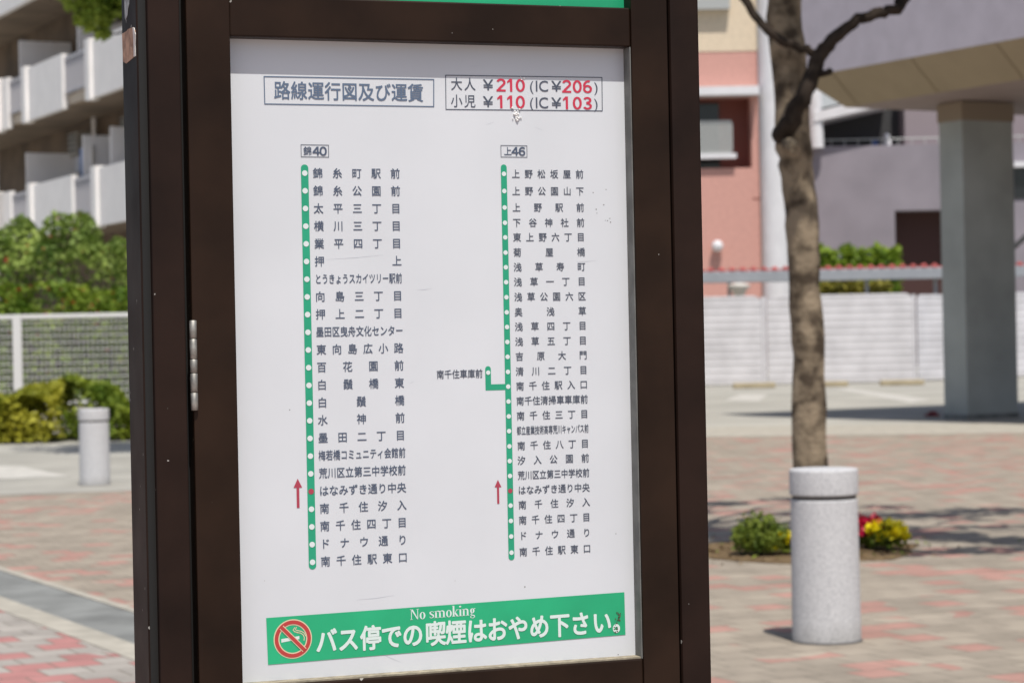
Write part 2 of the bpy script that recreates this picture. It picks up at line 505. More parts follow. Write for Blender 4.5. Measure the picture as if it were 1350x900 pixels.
# glyph outlines from Blender's own built-in font
GC = {}
def glyphs(items):
    todo = []
    for key in items:
        if key in GC: continue
        ch = key
        c = bpy.data.curves.new('glyph', 'FONT')
        c.body = ch; c.dimensions = '2D'; c.fill_mode = 'BOTH'; c.resolution_u = 4
        o = bpy.data.objects.new('glyph', c); COL.objects.link(o)
        todo.append((key, o, c))
    bpy.context.view_layer.update()
    dg = bpy.context.evaluated_depsgraph_get()
    for key, o, c in todo:
        ev = o.evaluated_get(dg); me = ev.to_mesh()
        GC[key] = ([v.co[:2] for v in me.vertices], [tuple(p.vertices) for p in me.polygons])
        ev.to_mesh_clear()
    for key, o, c in todo:
        bpy.data.objects.remove(o); bpy.data.curves.remove(c)
class Text:
    """a line of print; every glyph is set with its em centre at (s, z)"""
    def __init__(s): s.mb = MB()
    def put(s, ch, off, c, em, hs=1.0, lift=.0005, shear=0.0, centre=True):
        glyphs([ch])
        vs, fs = GC[ch]
        if centre == 'box':
            xs = [v[0] for v in vs]; cx = (min(xs)+max(xs))/2
        else: cx = .5
        fs2 = []
        for f in fs:                                                # all facing the reader
            a = sum(vs[f[i]][0]*vs[f[(i+1) % len(f)]][1]-vs[f[(i+1) % len(f)]][0]*vs[f[i]][1] for i in range(len(f)))
            fs2.append(tuple(reversed(f)) if a < 0 else f)
        # bold: the same outline overprinted a hair to each side, each a few hundredths of a millimetre up
        k = 0 if off == 0 else (4 if off < .022 else 8)
        for j in range(max(1, k)):
            t_ = 2*math.pi*(j+.5)/max(1, k)
            dx, dy = (off*math.cos(t_), off*math.sin(t_)) if k else (0, 0)
            P = [(c[0]+(x+dx-cx)*em*hs, DP-lift-j*.00003, c[1]+(y+dy-.36)*em+(x-cx)*em*hs*shear) for x, y in vs]
            s.mb.add(P, fs2)
    def build(s, name, m, parent=panel): return s.mb.build(name, m, parent)
MPP = 3.07/FPX*1.0                                                  # metres per photo pixel near the panel centre
def justified(name, txt, p0, p1, z, em, m, off=.012, maxhs=.96, lift=.0005):
    t = Text(); n = len(txt)
    glyphs(set(txt))
    pitch = (p1-p0)/(n-1) if n > 1 else 0
    hs = min(maxhs, (pitch*1.0)/em)
    if pitch < em*maxhs:                                            # squeezed line: keep its outer edges
        full = (p1-p0)+em*maxhs; hs = full/n/em; pitch = full/n; p0 = p0-em*maxhs/2+pitch/2
    for i, c in enumerate(txt): t.put(c, off, (p0+pitch*i, z), em, hs, lift)
    return t.build(name, m)

# headings
flat('title_box', frame_box([(347.5, 100.5), (572.5, 104.5), (572.5, 141.5), (348.5, 138)], .0014), M['ink_title'], .0005)
c0, c1 = PP(372, 119.5), PP(548, 122.5)
zz = (c0[1]+c1[1])/2-.0005
t = Text()
for i, ch in enumerate('路線運行図及び運賃'): t.put(ch, .016, (c0[0]+(c1[0]-c0[0])*i/8, zz), .0258, .90)
t.build('title', M['ink_title'])
flat('fare_box', frame_box([(587, 99), (794, 102), (794.5, 147), (587.5, 145)], .0011), M['ink_dark'], .0005)
def digit(ch, th=.152):
    W = .60; h = th/2
    def arc(cx, cy, rx, ry, a0, a1, n=14): return [(cx+rx*math.cos(R(a0+(a1-a0)*i/n)), cy+ry*math.sin(R(a0+(a1-a0)*i/n))) for i in range(n+1)]
    if ch == '0': return stroke(arc(.30, .5, .30-h, .5-h, 0, 360, 36), th)
    if ch == '1': return [[(.24, 0), (.24+th, 0), (.24+th, 1), (.24, 1)], [(.24, 1), (.06, .80), (.06, .65), (.24, .78)]]
    if ch == '2':
        p = arc(.30, .70, .30-h, .30-h, 165, -35, 16)+[(.18, .22), (.09, h)]
        return stroke(p, th)+[[(0, 0), (.60, 0), (.60, .155), (0, .155)]]
    if ch == '3': return stroke(arc(.29, .745, .245-h*.6, .255-h, 160, -85, 16)+[(.24, .52)], th)+stroke([(.24, .52)]+arc(.29, .275, .30-h, .275-h, 85, -160, 18), th)
    if ch == '6': return stroke(arc(.30, .32, .30-h, .32-h, 0, 360, 30), th)+stroke(arc(.36, .55, .36-h, .45-h, 70, 185, 14), th)
def fare(y, a, p1, p2):
    z = PP(690, y)[1]
    k = Text(); r = Text()
    for ch, x in zip(a, (602, 619.5)): k.put(ch, .004, (PP(x, y)[0], z), .0188, .92)
    for x in (643.5, 733.5):
        k.put('¥', .002, (PP(x, y)[0], z), .0205, 1.30, centre='box')
    k.put('(', 0, (PP(701, y)[0], z), .0195, 1.05, centre='box'); k.put(')', 0, (PP(785.5, y)[0], z), .0195, 1.05, centre='box')
    k.put('IC', .003, (PP(714.5, y)[0], z), .0215, 1.0, centre='box')
    for st, x0 in ((p1, (660.5, 673.5, 686)), (p2, (747, 761, 774.5))):
        for j, (ch, x) in enumerate(zip(st, x0)):
            cx = PP(x, y)[0]
            for i, p in enumerate(digit(ch)):
                a = sum(p[i][0]*p[(i+1) % len(p)][1]-p[(i+1) % len(p)][0]*p[i][1] for i in range(len(p)))
                r.mb.add([(cx+(X-.30)*.0225, DP-.0005-(i % 3)*.00003, z+(Z-.5)*.0178) for X, Z in (p if a > 0 else reversed(p))], [tuple(range(len(p)))])
    k.build('fare_text', M['ink_dark']); r.build('fare_number', M['red_ink'])
fare(113, '大人', '210', '206')
fare(135, '小児', '110', '103')
# route numbers
def route_tag(cn, kan, num, xs, y):
    flat('route_number_box', frame_box(cn, .0008), M['ink_dark'], .0005)
    t = Text(); z = PP(xs[1], y)[1]
    t.put(kan, .014, (PP(xs[0], y)[0], z), .0124, .95)
    for j, ch in enumerate(num): t.put(chr(ord(ch)+0xFEE0), .028, (PP(xs[1]-4.6+9.2*j, y)[0], z), .0150, 1.12, centre='box')
    t.build('route_number', M['ink'])
route_tag([(396.5, 190.5), (433.5, 191.2), (433.8, 207.8), (396.8, 207.2)], '錦', '40', (405.5, 421.5), 199.5)
route_tag([(660, 191.5), (695, 192), (695.2, 208), (660.2, 207.5)], '上', '46', (669.5, 683.5), 199.8)
# route lines
def capsule(x, z0, z1, r):
    n = 12
    top = [(x+r*math.cos(math.pi*i/n), z1-r+r*math.sin(math.pi*i/n)) for i in range(n+1)]
    bot = [(x+r*math.cos(math.pi+math.pi*i/n), z0+r+r*math.sin(math.pi+math.pi*i/n)) for i in range(n+1)]
    return top+bot
col1 = ['錦糸町駅前', '錦糸公園前', '太平三丁目', '横川三丁目', '業平四丁目', '押上', 'とうきょうスカイツリー駅前', '向島三丁目', '押上二丁目',
        '墨田区曳舟文化センター', '東向島広小路', '百花園前', '白鬚橋東', '白鬚橋', '水神前', '墨田二丁目', '梅若橋コミュニティ会館前',
        '荒川区立第三中学校前', 'はなみずき通り中央', '南千住汐入', '南千住四丁目', 'ドナウ通り', '南千住駅東口']
col2 = ['上野松坂屋前', '上野公園山下', '上野駅前', '下谷神社前', '東上野六丁目', '菊屋橋', '浅草寿町', '浅草一丁目', '浅草公園六区', '奥浅草',
        '浅草四丁目', '浅草五丁目', '吉原大門', '清川二丁目', '南千住駅入口', '南千住清掃車車庫前', '南千住三丁目', '都立産業技術高専荒川キャンパス前',
        '南千住八丁目', '汐入公園前', '荒川区立第三中学校前', 'はなみずき通り中央', '南千住汐入', '南千住四丁目', 'ドナウ通り', '南千住駅東口']
y1 = [228.4+23.28*i for i in range(23)]
y2 = [229.4, 252, 273.7, 293.8, 313, 333, 352.4, 372, 391.8, 411.6, 431, 450.7, 470.2, 490, 509.4, 529, 548.6, 568, 588, 607.4, 627, 646.6, 666, 686.2, 706.7, 728]
glyphs(set(''.join(col1+col2)))
def route(lines, ys, pt, pb, hw, xa, xb, em, off, m, red):
    (sx0, z1), (sx1, z0) = PP(*pt), PP(*pb)
    sx = (sx0+sx1)/2
    flat('route_line', [capsule(sx, z0, z1, hw)], M['green_line'], .0004)
    A, B_ = PP(*xa)[0], PP(*xb)[0]
    wh = []
    for i, (tx, y) in enumerate(zip(lines, ys)):
        z = PP(pt[0]+(pb[0]-pt[0])*(y-pt[1])/(pb[1]-pt[1]), y)[1]
        o = justified('stop_name', tx, A, B_, z, em, m, off)
        d = flat('stop_dot', [circ((sx, z), hw*.74)], M['arrow_red'] if i == red else M['dot_white'], .0008)
    return sx
sx1 = route(col1, y1, (401.5, 217), (412.2, 750), .0051, (419, 228.4), (521, 228.4), .01455, .012, M['ink'], 18)
sx2 = route(col2, y2, (665.5, 217), (673, 738), .0043, (680, 229.4), (764, 229.4), .0128, .010, M['ink_dark'], 21)
# short branch to the depot
bx, bz = PP(643.5, 491)
bz2 = PP(650, 510.3)[1]; hw = .0041
t_ = PP(643, 482.5)[1]
n = 10
br = [(bx+hw*math.cos(math.pi*i/n), t_-hw+hw*math.sin(math.pi*i/n)) for i in range(n+1)]
flat('branch_line', [br+[(bx-hw, bz2-hw), (bx+hw, bz2-hw)], [(bx+hw, bz2-hw), (sx2-.003, bz2-hw), (sx2-.003, bz2+hw), (bx+hw, bz2+hw)]], M['green_line'], .0003)
flat('stop_dot', [circ((bx, bz), hw*.74)], M['dot_white'], .0008)
zq = PP(606, 493)[1]
justified('stop_name', '南千住車庫前', PP(581, 493)[0], PP(631, 493)[0], zq, .0128, M['ink_dark'], .010)
# red arrows
for (tip, bot, wdt) in (((392.2, 630.5), (393.5, 669), .0118), ((656, 632), (657.3, 663.5), .0098)):
    (xa, za), (xb, zb) = PP(*tip), PP(*bot)
    xm = (xa+xb)/2; hh = (za-zb)*.31
    flat('arrow', [[(xm-wdt/2, za-hh), (xm+wdt/2, za-hh), (xm, za)], [(xm-wdt*.16, zb), (xm+wdt*.16, zb), (xm+wdt*.16, za-hh), (xm-wdt*.16, za-hh)]], M['arrow_red'], .0005)
# specks, a dab of paste, worn spots, faint hairline cracks
sp = []
for x, y, r in ((782, 254, .9), (799, 250, .8), (796, 270, 1), (786, 276, 1), (787, 281, .7), (801, 291, .9), (804, 288, .8), (805, 293, 1), (798, 290.5, .6), (692, 773, 1.1), (382, 540, .9), (812, 703, .8), (600, 765, .5), (815, 862, .9), (349, 765, .5)):
    sp.append(circ(PP(x, y), r*.0009, 7))
flat('speck', sp, mat('speck', (.2, .19, .18), .9), .0003)
mb = MB()
for k in range(26):
    x = 681+random.gauss(0, 3.0); y = 153+random.gauss(0, 4.2)
    s_, z_ = PP(x, y)
    r = random.uniform(.0008, .0019)
    mb.lathe((s_, DP-.0012, z_), [(r*.4, -r*.8), (r, -r*.2), (r*.9, r*.4), (r*.3, r*.8)], 7)
for k in range(7):
    s_, z_ = PP(690+random.gauss(0, 2), 103+random.gauss(0, 1.5)); r = random.uniform(.0005, .0011)
    mb.lathe((s_, DP-.0008, z_), [(r*.4, -r*.8), (r, 0), (r*.3, r*.8)], 6)
mb.build('paste_dab', mat('paste_dab', (.85, .84, .82), .7, noise=.08, nscale=300), panel)
hl = []
for a in ((430, 342, 505, 336), (550, 382, 570, 380), (760, 345, 788, 343), (620, 88, 632, 86), (640, 165, 651, 161), (705, 168, 716, 172), (540, 505, 546, 502), (470, 790, 520, 784), (505, 862, 528, 872)):
    p, q = PP(a[0], a[1]), PP(a[2], a[3])
    hl += stroke([p, ((p[0]+q[0])/2, (p[1]+q[1])/2+random.uniform(-.001, .001)), q], [.0002, .0005, .0002])
flat('hairline', hl, mat('hairline', (.60, .615, .65), .8), .00025)
flat('grime', [[PP(322, 893), PP(838, 857), PP(838, 875), PP(322, 905)]], M['grime'], -.0)[ 'label'] = 'dirty lower rim of the panel'
bpy.data.objects.remove(bpy.data.objects['grime'])
# ---- the no smoking sticker
Q = [PP(351, 814), PP(823, 780), PP(824.5, 836), PP(353.5, 875.5)]
stk = flat('no_smoking_sticker', [Q], M['sticker'], .0006)
slope = ((Q[1][1]-Q[0][1])/(Q[1][0]-Q[0][0])+(Q[2][1]-Q[3][1])/(Q[2][0]-Q[3][0]))/2
t = Text()
pa, pb = PP(430, 844.5), PP(794, 820.0)
chars = 'バス停での喫煙はおやめ下さい。'
xs = [430, 459, 488.5, 516, 544, 574, 601, 628.5, 655.5, 683, 711, 738, 765, 793.5, 820.5]
for ch, x in zip(chars, xs):
    s_ = PP(x, 830)[0]
    z_ = pa[1]+(pb[1]-pa[1])*(s_-pa[0])/(pb[0]-pa[0])
    t.put(ch, .030, (s_, z_), .0345, .88, .0010, slope)
t.build('notice_text', M['sticker_white'])
# thin serif lettering, drawn stroke by stroke (unit: cap height 1)
def serif_word():
    out = []
    TH, HR = .13, .045
    def st(x, y0, y1, w=TH): out.append([(x-w/2, y0), (x+w/2, y0), (x+w/2, y1), (x-w/2, y1)])
    def sf(x, y, w=.24): out.append([(x-w/2, y-.02), (x+w/2, y-.02), (x+w/2, y+.02), (x-w/2, y+.02)])
    def oo(cx, cy, rx, ry):
        n = 20
        for i in range(n):
            q = []
            for k, inner in ((i, 0), (i+1, 0), (i+1, 1), (i, 1)):
                a = 2*math.pi*k/n
                q.append((cx+(rx-(TH if inner else 0))*math.cos(a), cy+(ry-(HR if inner else 0))*math.sin(a)))
            out.append(q)
    def arch(x0, x1, top=.66):
        n = 8; r = (x1-x0)/2
        pts = [(x0+r-r*math.cos(math.pi*i/n), top-.18+.17*math.sin(math.pi*i/n)) for i in range(n+1)]
        out.extend(stroke(pts, [HR, HR, .06, .07, .08, .1, .12, TH, TH]))
    x = 0
    # N
    st(.08, 0, 1, .05); st(.56, 0, 1, .05); out.append([(.04, 1), (.18, 1), (.60, 0), (.52, 0)]); sf(.08, .02, .2); sf(.07, .98, .2); sf(.56, .98, .2)
    oo(.92, .33, .22, .35)                                          # o
    # s
    def ess(x):
        pts = [(x+.15, .52), (x+.12, .62), (x, .65), (x-.12, .58), (x-.11, .47), (x, .37), (x+.12, .27), (x+.14, .14), (x+.02, .03), (x-.11, .06), (x-.15, .18)]
        out.extend(stroke(pts, [.03, .05, .05, .1, .12, .13, .13, .1, .05, .05, .03]))
    ess(1.62)
    # m
    for q in (1.95, 2.25, 2.55): st(q, 0, .5 if q > 2 else .66); sf(q, .02)
    sf(1.90, .64, .14); arch(1.95, 2.25); arch(2.25, 2.55)
    oo(2.94, .33, .22, .35)                                         # o
    st(3.30, 0, 1.05); sf(3.30, .02); sf(3.25, 1.03, .14)            # k
    out.extend(stroke([(3.34, .28), (3.56, .62)], .05)); out.extend(stroke([(3.40, .38), (3.60, .02)], .13)); sf(3.58, .64, .18); sf(3.62, .02, .18)
    st(3.82, 0, .66); sf(3.82, .02); sf(3.77, .64, .14); out.append(circ((3.81, .92), .085, 10))   # i
    st(4.08, 0, .66); st(4.38, 0, .5); sf(4.08, .02); sf(4.38, .02); sf(4.03, .64, .14); arch(4.08, 4.38)   # n
    oo(4.74, .43, .17, .24)                                         # g
    out.extend(stroke([(4.70, .2), (4.62, .1), (4.72, .02), (4.88, -.04), (4.92, -.16), (4.78, -.28), (4.62, -.22), (4.62, -.08), (4.72, .02)], [.05, .07, .1, .1, .07, .05, .06, .06, .05]))
    out.extend(stroke([(4.86, .58), (4.97, .66)], .06))
    return out
u0, u1 = PP(541, 816.5), PP(627, 810.5)
ex = (u1[0]-u0[0])/5.0
H = .0142
flat('notice_text', [[(u0[0]+x*ex, u0[1]+y*H+x*ex*slope) for x, y in p] for p in serif_word()], M['sticker_white'], .0010)
# pictogram
C = PP(386, 841.5)
rx, rz = .0262, .0262
flat('prohibition_ring', ring(C, rx*.70, rx, 48), M['cream_ring'], .0009)
flat('prohibition_ring', ring(C, rx*.755, rx*.945, 48), M['sign_red'], .0012)
flat('cigarette', [[(C[0]-rx*.60, C[1]-rx*.15), (C[0]+rx*.34, C[1]-rx*.03), (C[0]+rx*.34, C[1]+rx*.13), (C[0]-rx*.60, C[1]+rx*.03)]], M['sticker_white'], .0009)
smk = []
for pts in ([(.12, .58), (.02, .45), (.10, .36), (.26, .32), (.34, .28)], [(.2, .60), (.14, .46), (.22, .42), (.30, .40)], [(.22, .30), (.40, .28), (.54, .18), (.60, .04), (.58, -.12)], [(.30, .40), (.46, .36), (.60, .26), (.68, .10)]):
    smk += stroke([(C[0]+x*rx, C[1]+y*rx) for x, y in pts], .0011)
flat('smoke', smk, M['cream_ring'], .0009)
sa, sb_ = (C[0]-rx*.58, C[1]+rx*.62), (C[0]+rx*.60, C[1]-rx*.60)
flat('prohibition_bar', stroke([sa, sb_], rx*.26), M['cream_ring'], .0014)
flat('prohibition_bar', stroke([sa, sb_], rx*.18), M['sign_red'], .0016)
# dirt mark by the end of the sticker
dm = []
for k in range(34):
    tt = random.random()
    x = 813+3*math.sin(tt*7)+random.gauss(0, 1.5); y = 806+27*tt+random.gauss(0, .8)
    dm.append(circ(PP(x, y), random.uniform(.0004, .0012), 6))
flat('dirt_mark', dm, mat('dirt_mark', (.10, .085, .05), .9, noise=.5, nscale=200), .0013)
# upper board, with its green lower band
ub0, ub1 = zt1+.0002, SZ1-.131
up = B((S(303)-.004, DP, ub0-.01), (xr-.0002, DP+.004, ub1+.01), 0).build('upper_board', M['panel'], sign)
gx0 = S(311.5)
flat('green_band', [[(gx0, ub0-SZ0-.005), (SP(823, 8, DP)[0], ub0-SZ0-.005), (SP(823, 8, DP)[0], ub0-SZ0+.07), (gx0, ub0-SZ0+.07)]], M['sticker'], .0006, up)
lb = B((S(303)-.004, DP, dz0+.05), (xr-.0002, DP+.004, zb0+.01), 0).build('lower_board', M['panel'], sign)

# ------------------------------------------------------------------ granite bollards
M['granite'] = mat('granite', (.46, .46, .47), .75, .25, ncol=(.61, .605, .61), nscale=105, detail=3, bump=.15, bscale=150, contrast=(.38, .60))
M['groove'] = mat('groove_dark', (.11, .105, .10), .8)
def bollard(px, py, h, r, lab, mesh=None):
    p = gnd(px, py, .004)
    b = empty('bollard', p, 0, label=lab, cat='bollard', group='granite bollards')
    k = h/.85
    if mesh is None:
        mb = MB()
        z = 0
        prof = [(r*1.01, 0), (r, .015), (r*.975, .69*k), (r*.97, .698*k), (r*.955, .70*k), (r*.90, .7005*k)]
        mb.lathe((0, 0, 0), prof, 48)
        body = mb.build('shaft', M['granite'], b, True)
        MB().lathe((0, 0, 0), [(r*1.045, -.003), (r*1.04, .007), (r*1.005, .011)], 40).build('base_ring', M['groove'], b, True)  # thin dark ring round the foot of the shaft
        gr = MB().lathe((0, 0, 0), [(r*.93, .69*k), (r*.93, .73*k)], 40).build('groove', M['groove'], b, True)
        hd = MB().lathe((0, 0, 0), [(r*.93, .7205*k), (r*.985, .721*k), (r*1.0, .725*k), (r*1.0, .73*k), (r*1.0, .836*k), (r*.995, .841*k), (r*.975, .847*k), (r*.955, .8485*k), (r*.4, .851*k)], 48).build('cap', M['granite'], b, True)
        for o in (body, hd):
            for pl_ in o.data.polygons:
                if len(pl_.vertices) > 4: pl_.use_smooth = False
        return b
    for ch in mesh.children:
        c = ch.copy(); COL.objects.link(c); c.parent = b
    return b
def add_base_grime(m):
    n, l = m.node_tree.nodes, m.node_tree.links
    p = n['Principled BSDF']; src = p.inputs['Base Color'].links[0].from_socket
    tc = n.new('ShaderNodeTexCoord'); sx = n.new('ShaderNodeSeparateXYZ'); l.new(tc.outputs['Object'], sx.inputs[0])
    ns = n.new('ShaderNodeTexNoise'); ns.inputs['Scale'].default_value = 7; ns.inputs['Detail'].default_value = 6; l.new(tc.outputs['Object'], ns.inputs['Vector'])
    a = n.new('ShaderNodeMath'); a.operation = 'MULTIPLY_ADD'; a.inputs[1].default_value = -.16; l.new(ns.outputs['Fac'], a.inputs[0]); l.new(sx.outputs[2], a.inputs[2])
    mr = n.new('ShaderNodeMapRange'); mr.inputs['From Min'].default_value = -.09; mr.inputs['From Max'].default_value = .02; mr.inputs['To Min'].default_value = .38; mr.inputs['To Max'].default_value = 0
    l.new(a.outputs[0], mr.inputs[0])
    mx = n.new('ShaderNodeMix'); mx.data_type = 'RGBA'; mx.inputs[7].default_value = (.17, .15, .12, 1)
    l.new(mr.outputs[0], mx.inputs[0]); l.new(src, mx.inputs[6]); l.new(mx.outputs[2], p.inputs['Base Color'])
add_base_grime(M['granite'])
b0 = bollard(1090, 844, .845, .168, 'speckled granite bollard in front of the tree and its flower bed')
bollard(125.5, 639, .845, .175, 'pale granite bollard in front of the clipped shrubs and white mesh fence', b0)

# ------------------------------------------------------------------ street tree with its bed
M['bark'] = mat('bark', (.070, .052, .036), .9, .2, ncol=(.30, .238, .165), nscale=7, detail=9, bump=1.0, bscale=30, contrast=(.38, .58))
M['twig'] = mat('twig_bark', (.034, .025, .019), .9, .2, noise=.35, nscale=12, bump=.5)
M['leaf'] = mat('leaf_green', (.050, .11, .018), .55, .3, ncol=(.15, .25, .035), nscale=5, trans=.35)
TY = 15.6
tb = at(1069, 735, TY)
tree = empty('street_tree', (tb.x, TY, 0), 0, label='bare lower trunk of a street tree rising behind the granite bollard', cat='tree')
def T(px, py, Y=TY): return at(px, py, Y)-Vector((tb.x, TY, 0))
def wob(pts, rad, sub=4, amp=.012):
    P, Rr = [], []
    for i in range(len(pts)-1):
        for k in range(sub):
            t_ = k/sub
            P.append(Vector(pts[i]).lerp(Vector(pts[i+1]), t_)+Vector([random.gauss(0, amp) for _ in range(3)])*(0 if i == 0 and k == 0 else 1))
            Rr.append((rad[i]*(1-t_)+rad[i+1]*t_)*random.uniform(.95, 1.06))
    P.append(Vector(pts[-1])); Rr.append(rad[-1])
    return P, Rr
pp = 1/FPX*TY
tr = [Vector((0, 0, -.05)), T(1070, 660), T(1067, 560), T(1066, 470), T(1061, 380), T(1058, 300), T(1050, 230), T(1046, 180), T(1042, 110), T(1036, 40), T(1034, -30), T(1032, -160), T(1045, -420)]
rr = [27*pp, 23.5*pp, 22.5*pp, 21.5*pp, 20.5*pp, 22*pp, 22.5*pp, 24*pp, 22.5*pp, 23*pp, 23*pp, 21*pp, 12*pp]
P, Q_ = wob(tr, rr, 4, .005)
MB().tube(P, Q_, 22).build('trunk', M['bark'], tree, True)
limbs = []
def limb(pts, rad, name='branch', m='twig', sub=4, amp=.006):
    P, Q_ = wob(pts, rad, sub, amp)
    MB().tube(P, Q_, 10).build(name, M[m], tree, True)
limb([T(1030, 178, TY-.10), T(1040, 165, TY-.26), T(1057, 130, TY-.32), T(1074, 92, TY-.30), T(1082, 72, TY-.28), T(1102, 48, TY-.28), T(1130, 26, TY-.25), T(1160, 17, TY-.2), T(1182, 13, TY-.2), T(1194, -4, TY-.1), T(1205, -60, TY), T(1230, -200, TY+.2)],
     [13*pp, 13*pp, 11.5*pp, 10.5*pp, 10*pp, 8.5*pp, 7.5*pp, 7*pp, 7*pp, 7.5*pp, 6*pp, 4*pp])
limb([T(1080, 71, TY-.28), T(1058, 66, TY-.30), T(1030, 52, TY-.34), T(1008, 36, TY-.34), T(992, 16, TY-.3), T(976, -8, TY-.3), T(950, -70, TY-.2)], [5.5*pp, 6*pp, 6*pp, 5.5*pp, 5.5*pp, 5.5*pp, 3*pp])
limb([T(1078, 97, TY-.30), T(1088, 97, TY-.36), T(1094, 94, TY-.4)], [4.5*pp, 4*pp, 4.5*pp], sub=2)
limb([T(1040, 190, TY-.2), T(1044, 196, TY-.4), T(1046, 198, TY-.47)], [11*pp, 7*pp, 5*pp], 'branch_stub', 'bark', 2)
# crown above the frame: spreading limbs with loose young leaves
lp = []
for k in range(15):
    a = 2*math.pi*k/15+random.uniform(-.2, .2)
    z0 = random.uniform(4.3, 5.4)
    L = random.uniform(1.6, 3.3)
    base = Vector((-.18+.05*math.sin(a), 0, z0))
    tip = base+Vector((math.cos(a)*L, math.sin(a)*L, random.uniform(.5, 1.7)))
    mid = base.lerp(tip, .5)+Vector((0, 0, .3))
    limb([base, mid, tip], [.05, .035, .012], sub=5, amp=.03)
    for j in range(6):
        f = random.uniform(.25, 1)
        q = base.lerp(tip, f)+Vector((0, 0, .15))
        e = q+Vector((random.gauss(0, .6), random.gauss(0, .6), random.uniform(.1, .6)))
        limb([q, q.lerp(e, .5)+Vector((0, 0, .05)), e], [.018, .013, .006], 'twig', sub=2, amp=.02)
        if random.random() < .5:
            lp.append(blob_pts(45, e, (.35, .35, .22), .1))
for (x, y, z, n_) in ((1.35, -.75, 4.7, 230), (1.65, -1.0, 4.7, 230), (1.9, -1.35, 4.75, 170), (2.15, -1.6, 4.75, 120), (1.9, .9, 4.8, 130), (2.5, 1.2, 4.9, 130), (.4, 2.6, 4.8, 120), (.15, -.6, 4.7, 160), (-.35, -.5, 4.7, 120), (-.1, 1.7, 4.8, 120), (1.2, 2.9, 4.9, 110), (1.3, -2.3, 4.7, 90), (1.75, -2.2, 4.6, 80), (2.3, -2.0, 4.7, 70), (2.7, -1.9, 4.9, 50), (3.1, -1.2, 5.0, 60), (2.2, -.6, 5.1, 60), (1.5, -.3, 4.9, 50), (-1.0, -.4, 4.7, 70), (-.75, .5, 4.9, 60), (2.6, .6, 5.3, 50)):
    q = Vector((x, y, z)); st0 = Vector((-.15, 0, 4.4+random.uniform(0, .5)))
    limb([st0, st0.lerp(q, .5)+Vector((0, 0, .2)), q], [.045, .03, .012], sub=5, amp=.03)
    lp.append(blob_pts(n_, q, (.42, .30, .16), .1))
lp = np.concatenate(lp); lp = lp[lp[:, 2] > 4.35]
leaves('crown', lp, .075, M['leaf'], tree)

M['bush'] = mat('bush_leaf', (.075, .13, .018), .6, .3, ncol=(.28, .34, .045), nscale=9, trans=.3)
bc = gnd(1070, 722)
ang = GROT
def rect(c, w, d, rot):
    ca, sa_ = math.cos(rot), math.sin(rot)
    return [(c[0]+x*ca-y*sa_, c[1]+x*sa_+y*ca) for x, y in ((-w/2, -d/2), (w/2, -d/2), (w/2, d/2), (-w/2, d/2))]
mb = MB()
bp = [(tb.x-.03+(.80+.05*math.sin(5*a_)+.03*math.sin(11*a_))*math.cos(a_)*(1 if True else 1), TY+.3+(.95+.05*math.cos(7*a_))*math.sin(a_)) for a_ in [2*math.pi*i/40 for i in range(40)]]
mb.prism(bp, -.02, .012)
o = mb.build('soil', M['soil']); o['kind'] = 'structure'
q = np.stack([tb.x-.03+rng.normal(0, .42, 420), TY+.3+rng.normal(0, .45, 420), np.full(420, .02)], 1)
o = leaves('leaf_litter', q, .022, [mat('dry_leaf', (.20, .13, .06), .9, noise=.4, nscale=30), M['bush']], mi=(rng.random(420) < .3).astype(int), upbias=1.5)
tag(o, 'fallen leaves and weeds scattered over the soil round the tree', 'leaf litter', kind='stuff')
M['petal_y'] = mat('yellow_petal', (.86, .74, .015), .5, .3, noise=.12, nscale=20, trans=.25)
M['petal_r'] = mat('red_petal', (.55, .015, .06), .5, .3, noise=.2, nscale=20, trans=.25)
def plant(name, px, py, Y, w, h, nl, size, leafm, lab, cat, petal=None, npet=0, psize=.03, grp=None):
    c = at(px, py, Y)
    p = empty(name, (c.x, Y, .03), 0, label=lab, cat=cat, group=grp)
    mb = MB()
    for k in range(14):
        a = random.uniform(0, 6.28); q = random.uniform(.2, .7)
        mb.tube([(0, 0, -.02), (math.cos(a)*w*.25*q, math.sin(a)*w*.25*q, h*.5), (math.cos(a)*w*.5*q, math.sin(a)*w*.5*q, h*.8)], [.006, .005, .003], 5)
    mb.build('stem', M['twig'], p)
    pts = blob_pts(nl, (0, 0, h*.40), (w*.5, w*.5, h*.58), .25)
    pts = pts[pts[:, 2] > 0.01]
    pts[:, 2] *= 1+.25*np.sin(pts[:, 0]*23/w+1)*np.cos(pts[:, 1]*17/w)
    leaves('foliage', pts, size, leafm, p, aspect=.4)
    if petal:
        d = rng.normal(size=(npet, 3)); d[:, 2] = np.abs(d[:, 2])*.8+.1; d /= np.linalg.norm(d, axis=1)[:, None]
        q = np.concatenate([np.array([0, 0, h*.5])+d*np.array([w*.5, w*.5, h*.52])*rng.uniform(.8, 1.05, (npet, 1))+rng.normal(size=(npet, 3))*psize*.5 for _ in range(4)])
        leaves('blossom', q, psize, petal, p, upbias=.2, aspect=.8)
    return p
plant('shrub', 1003, 728, 15.55, .41, .25, 3200, .019, M['bush'], 'low rounded green shrub at the left edge of the flower bed', 'shrub')
plant('flowering_plant', 1171, 722, 15.7, .29, .17, 350, .03, M['bush'], 'clump of bright yellow flowers to the right of the granite bollard', 'flower', M['petal_y'], 70, .028, 'bedding flowers round the tree')
plant('flowering_plant', 1037, 732, 15.5, .13, .11, 120, .025, M['bush'], 'small yellow flower peeping out left of the granite bollard', 'flower', M['petal_y'], 24, .03, 'bedding flowers round the tree')
plant('flowering_plant', 1143, 722, 15.85, .28, .18, 260, .03, M['bush'], 'red flowers between the bollard and the yellow clump', 'flower', M['petal_r'], 80, .032, 'bedding flowers round the tree')

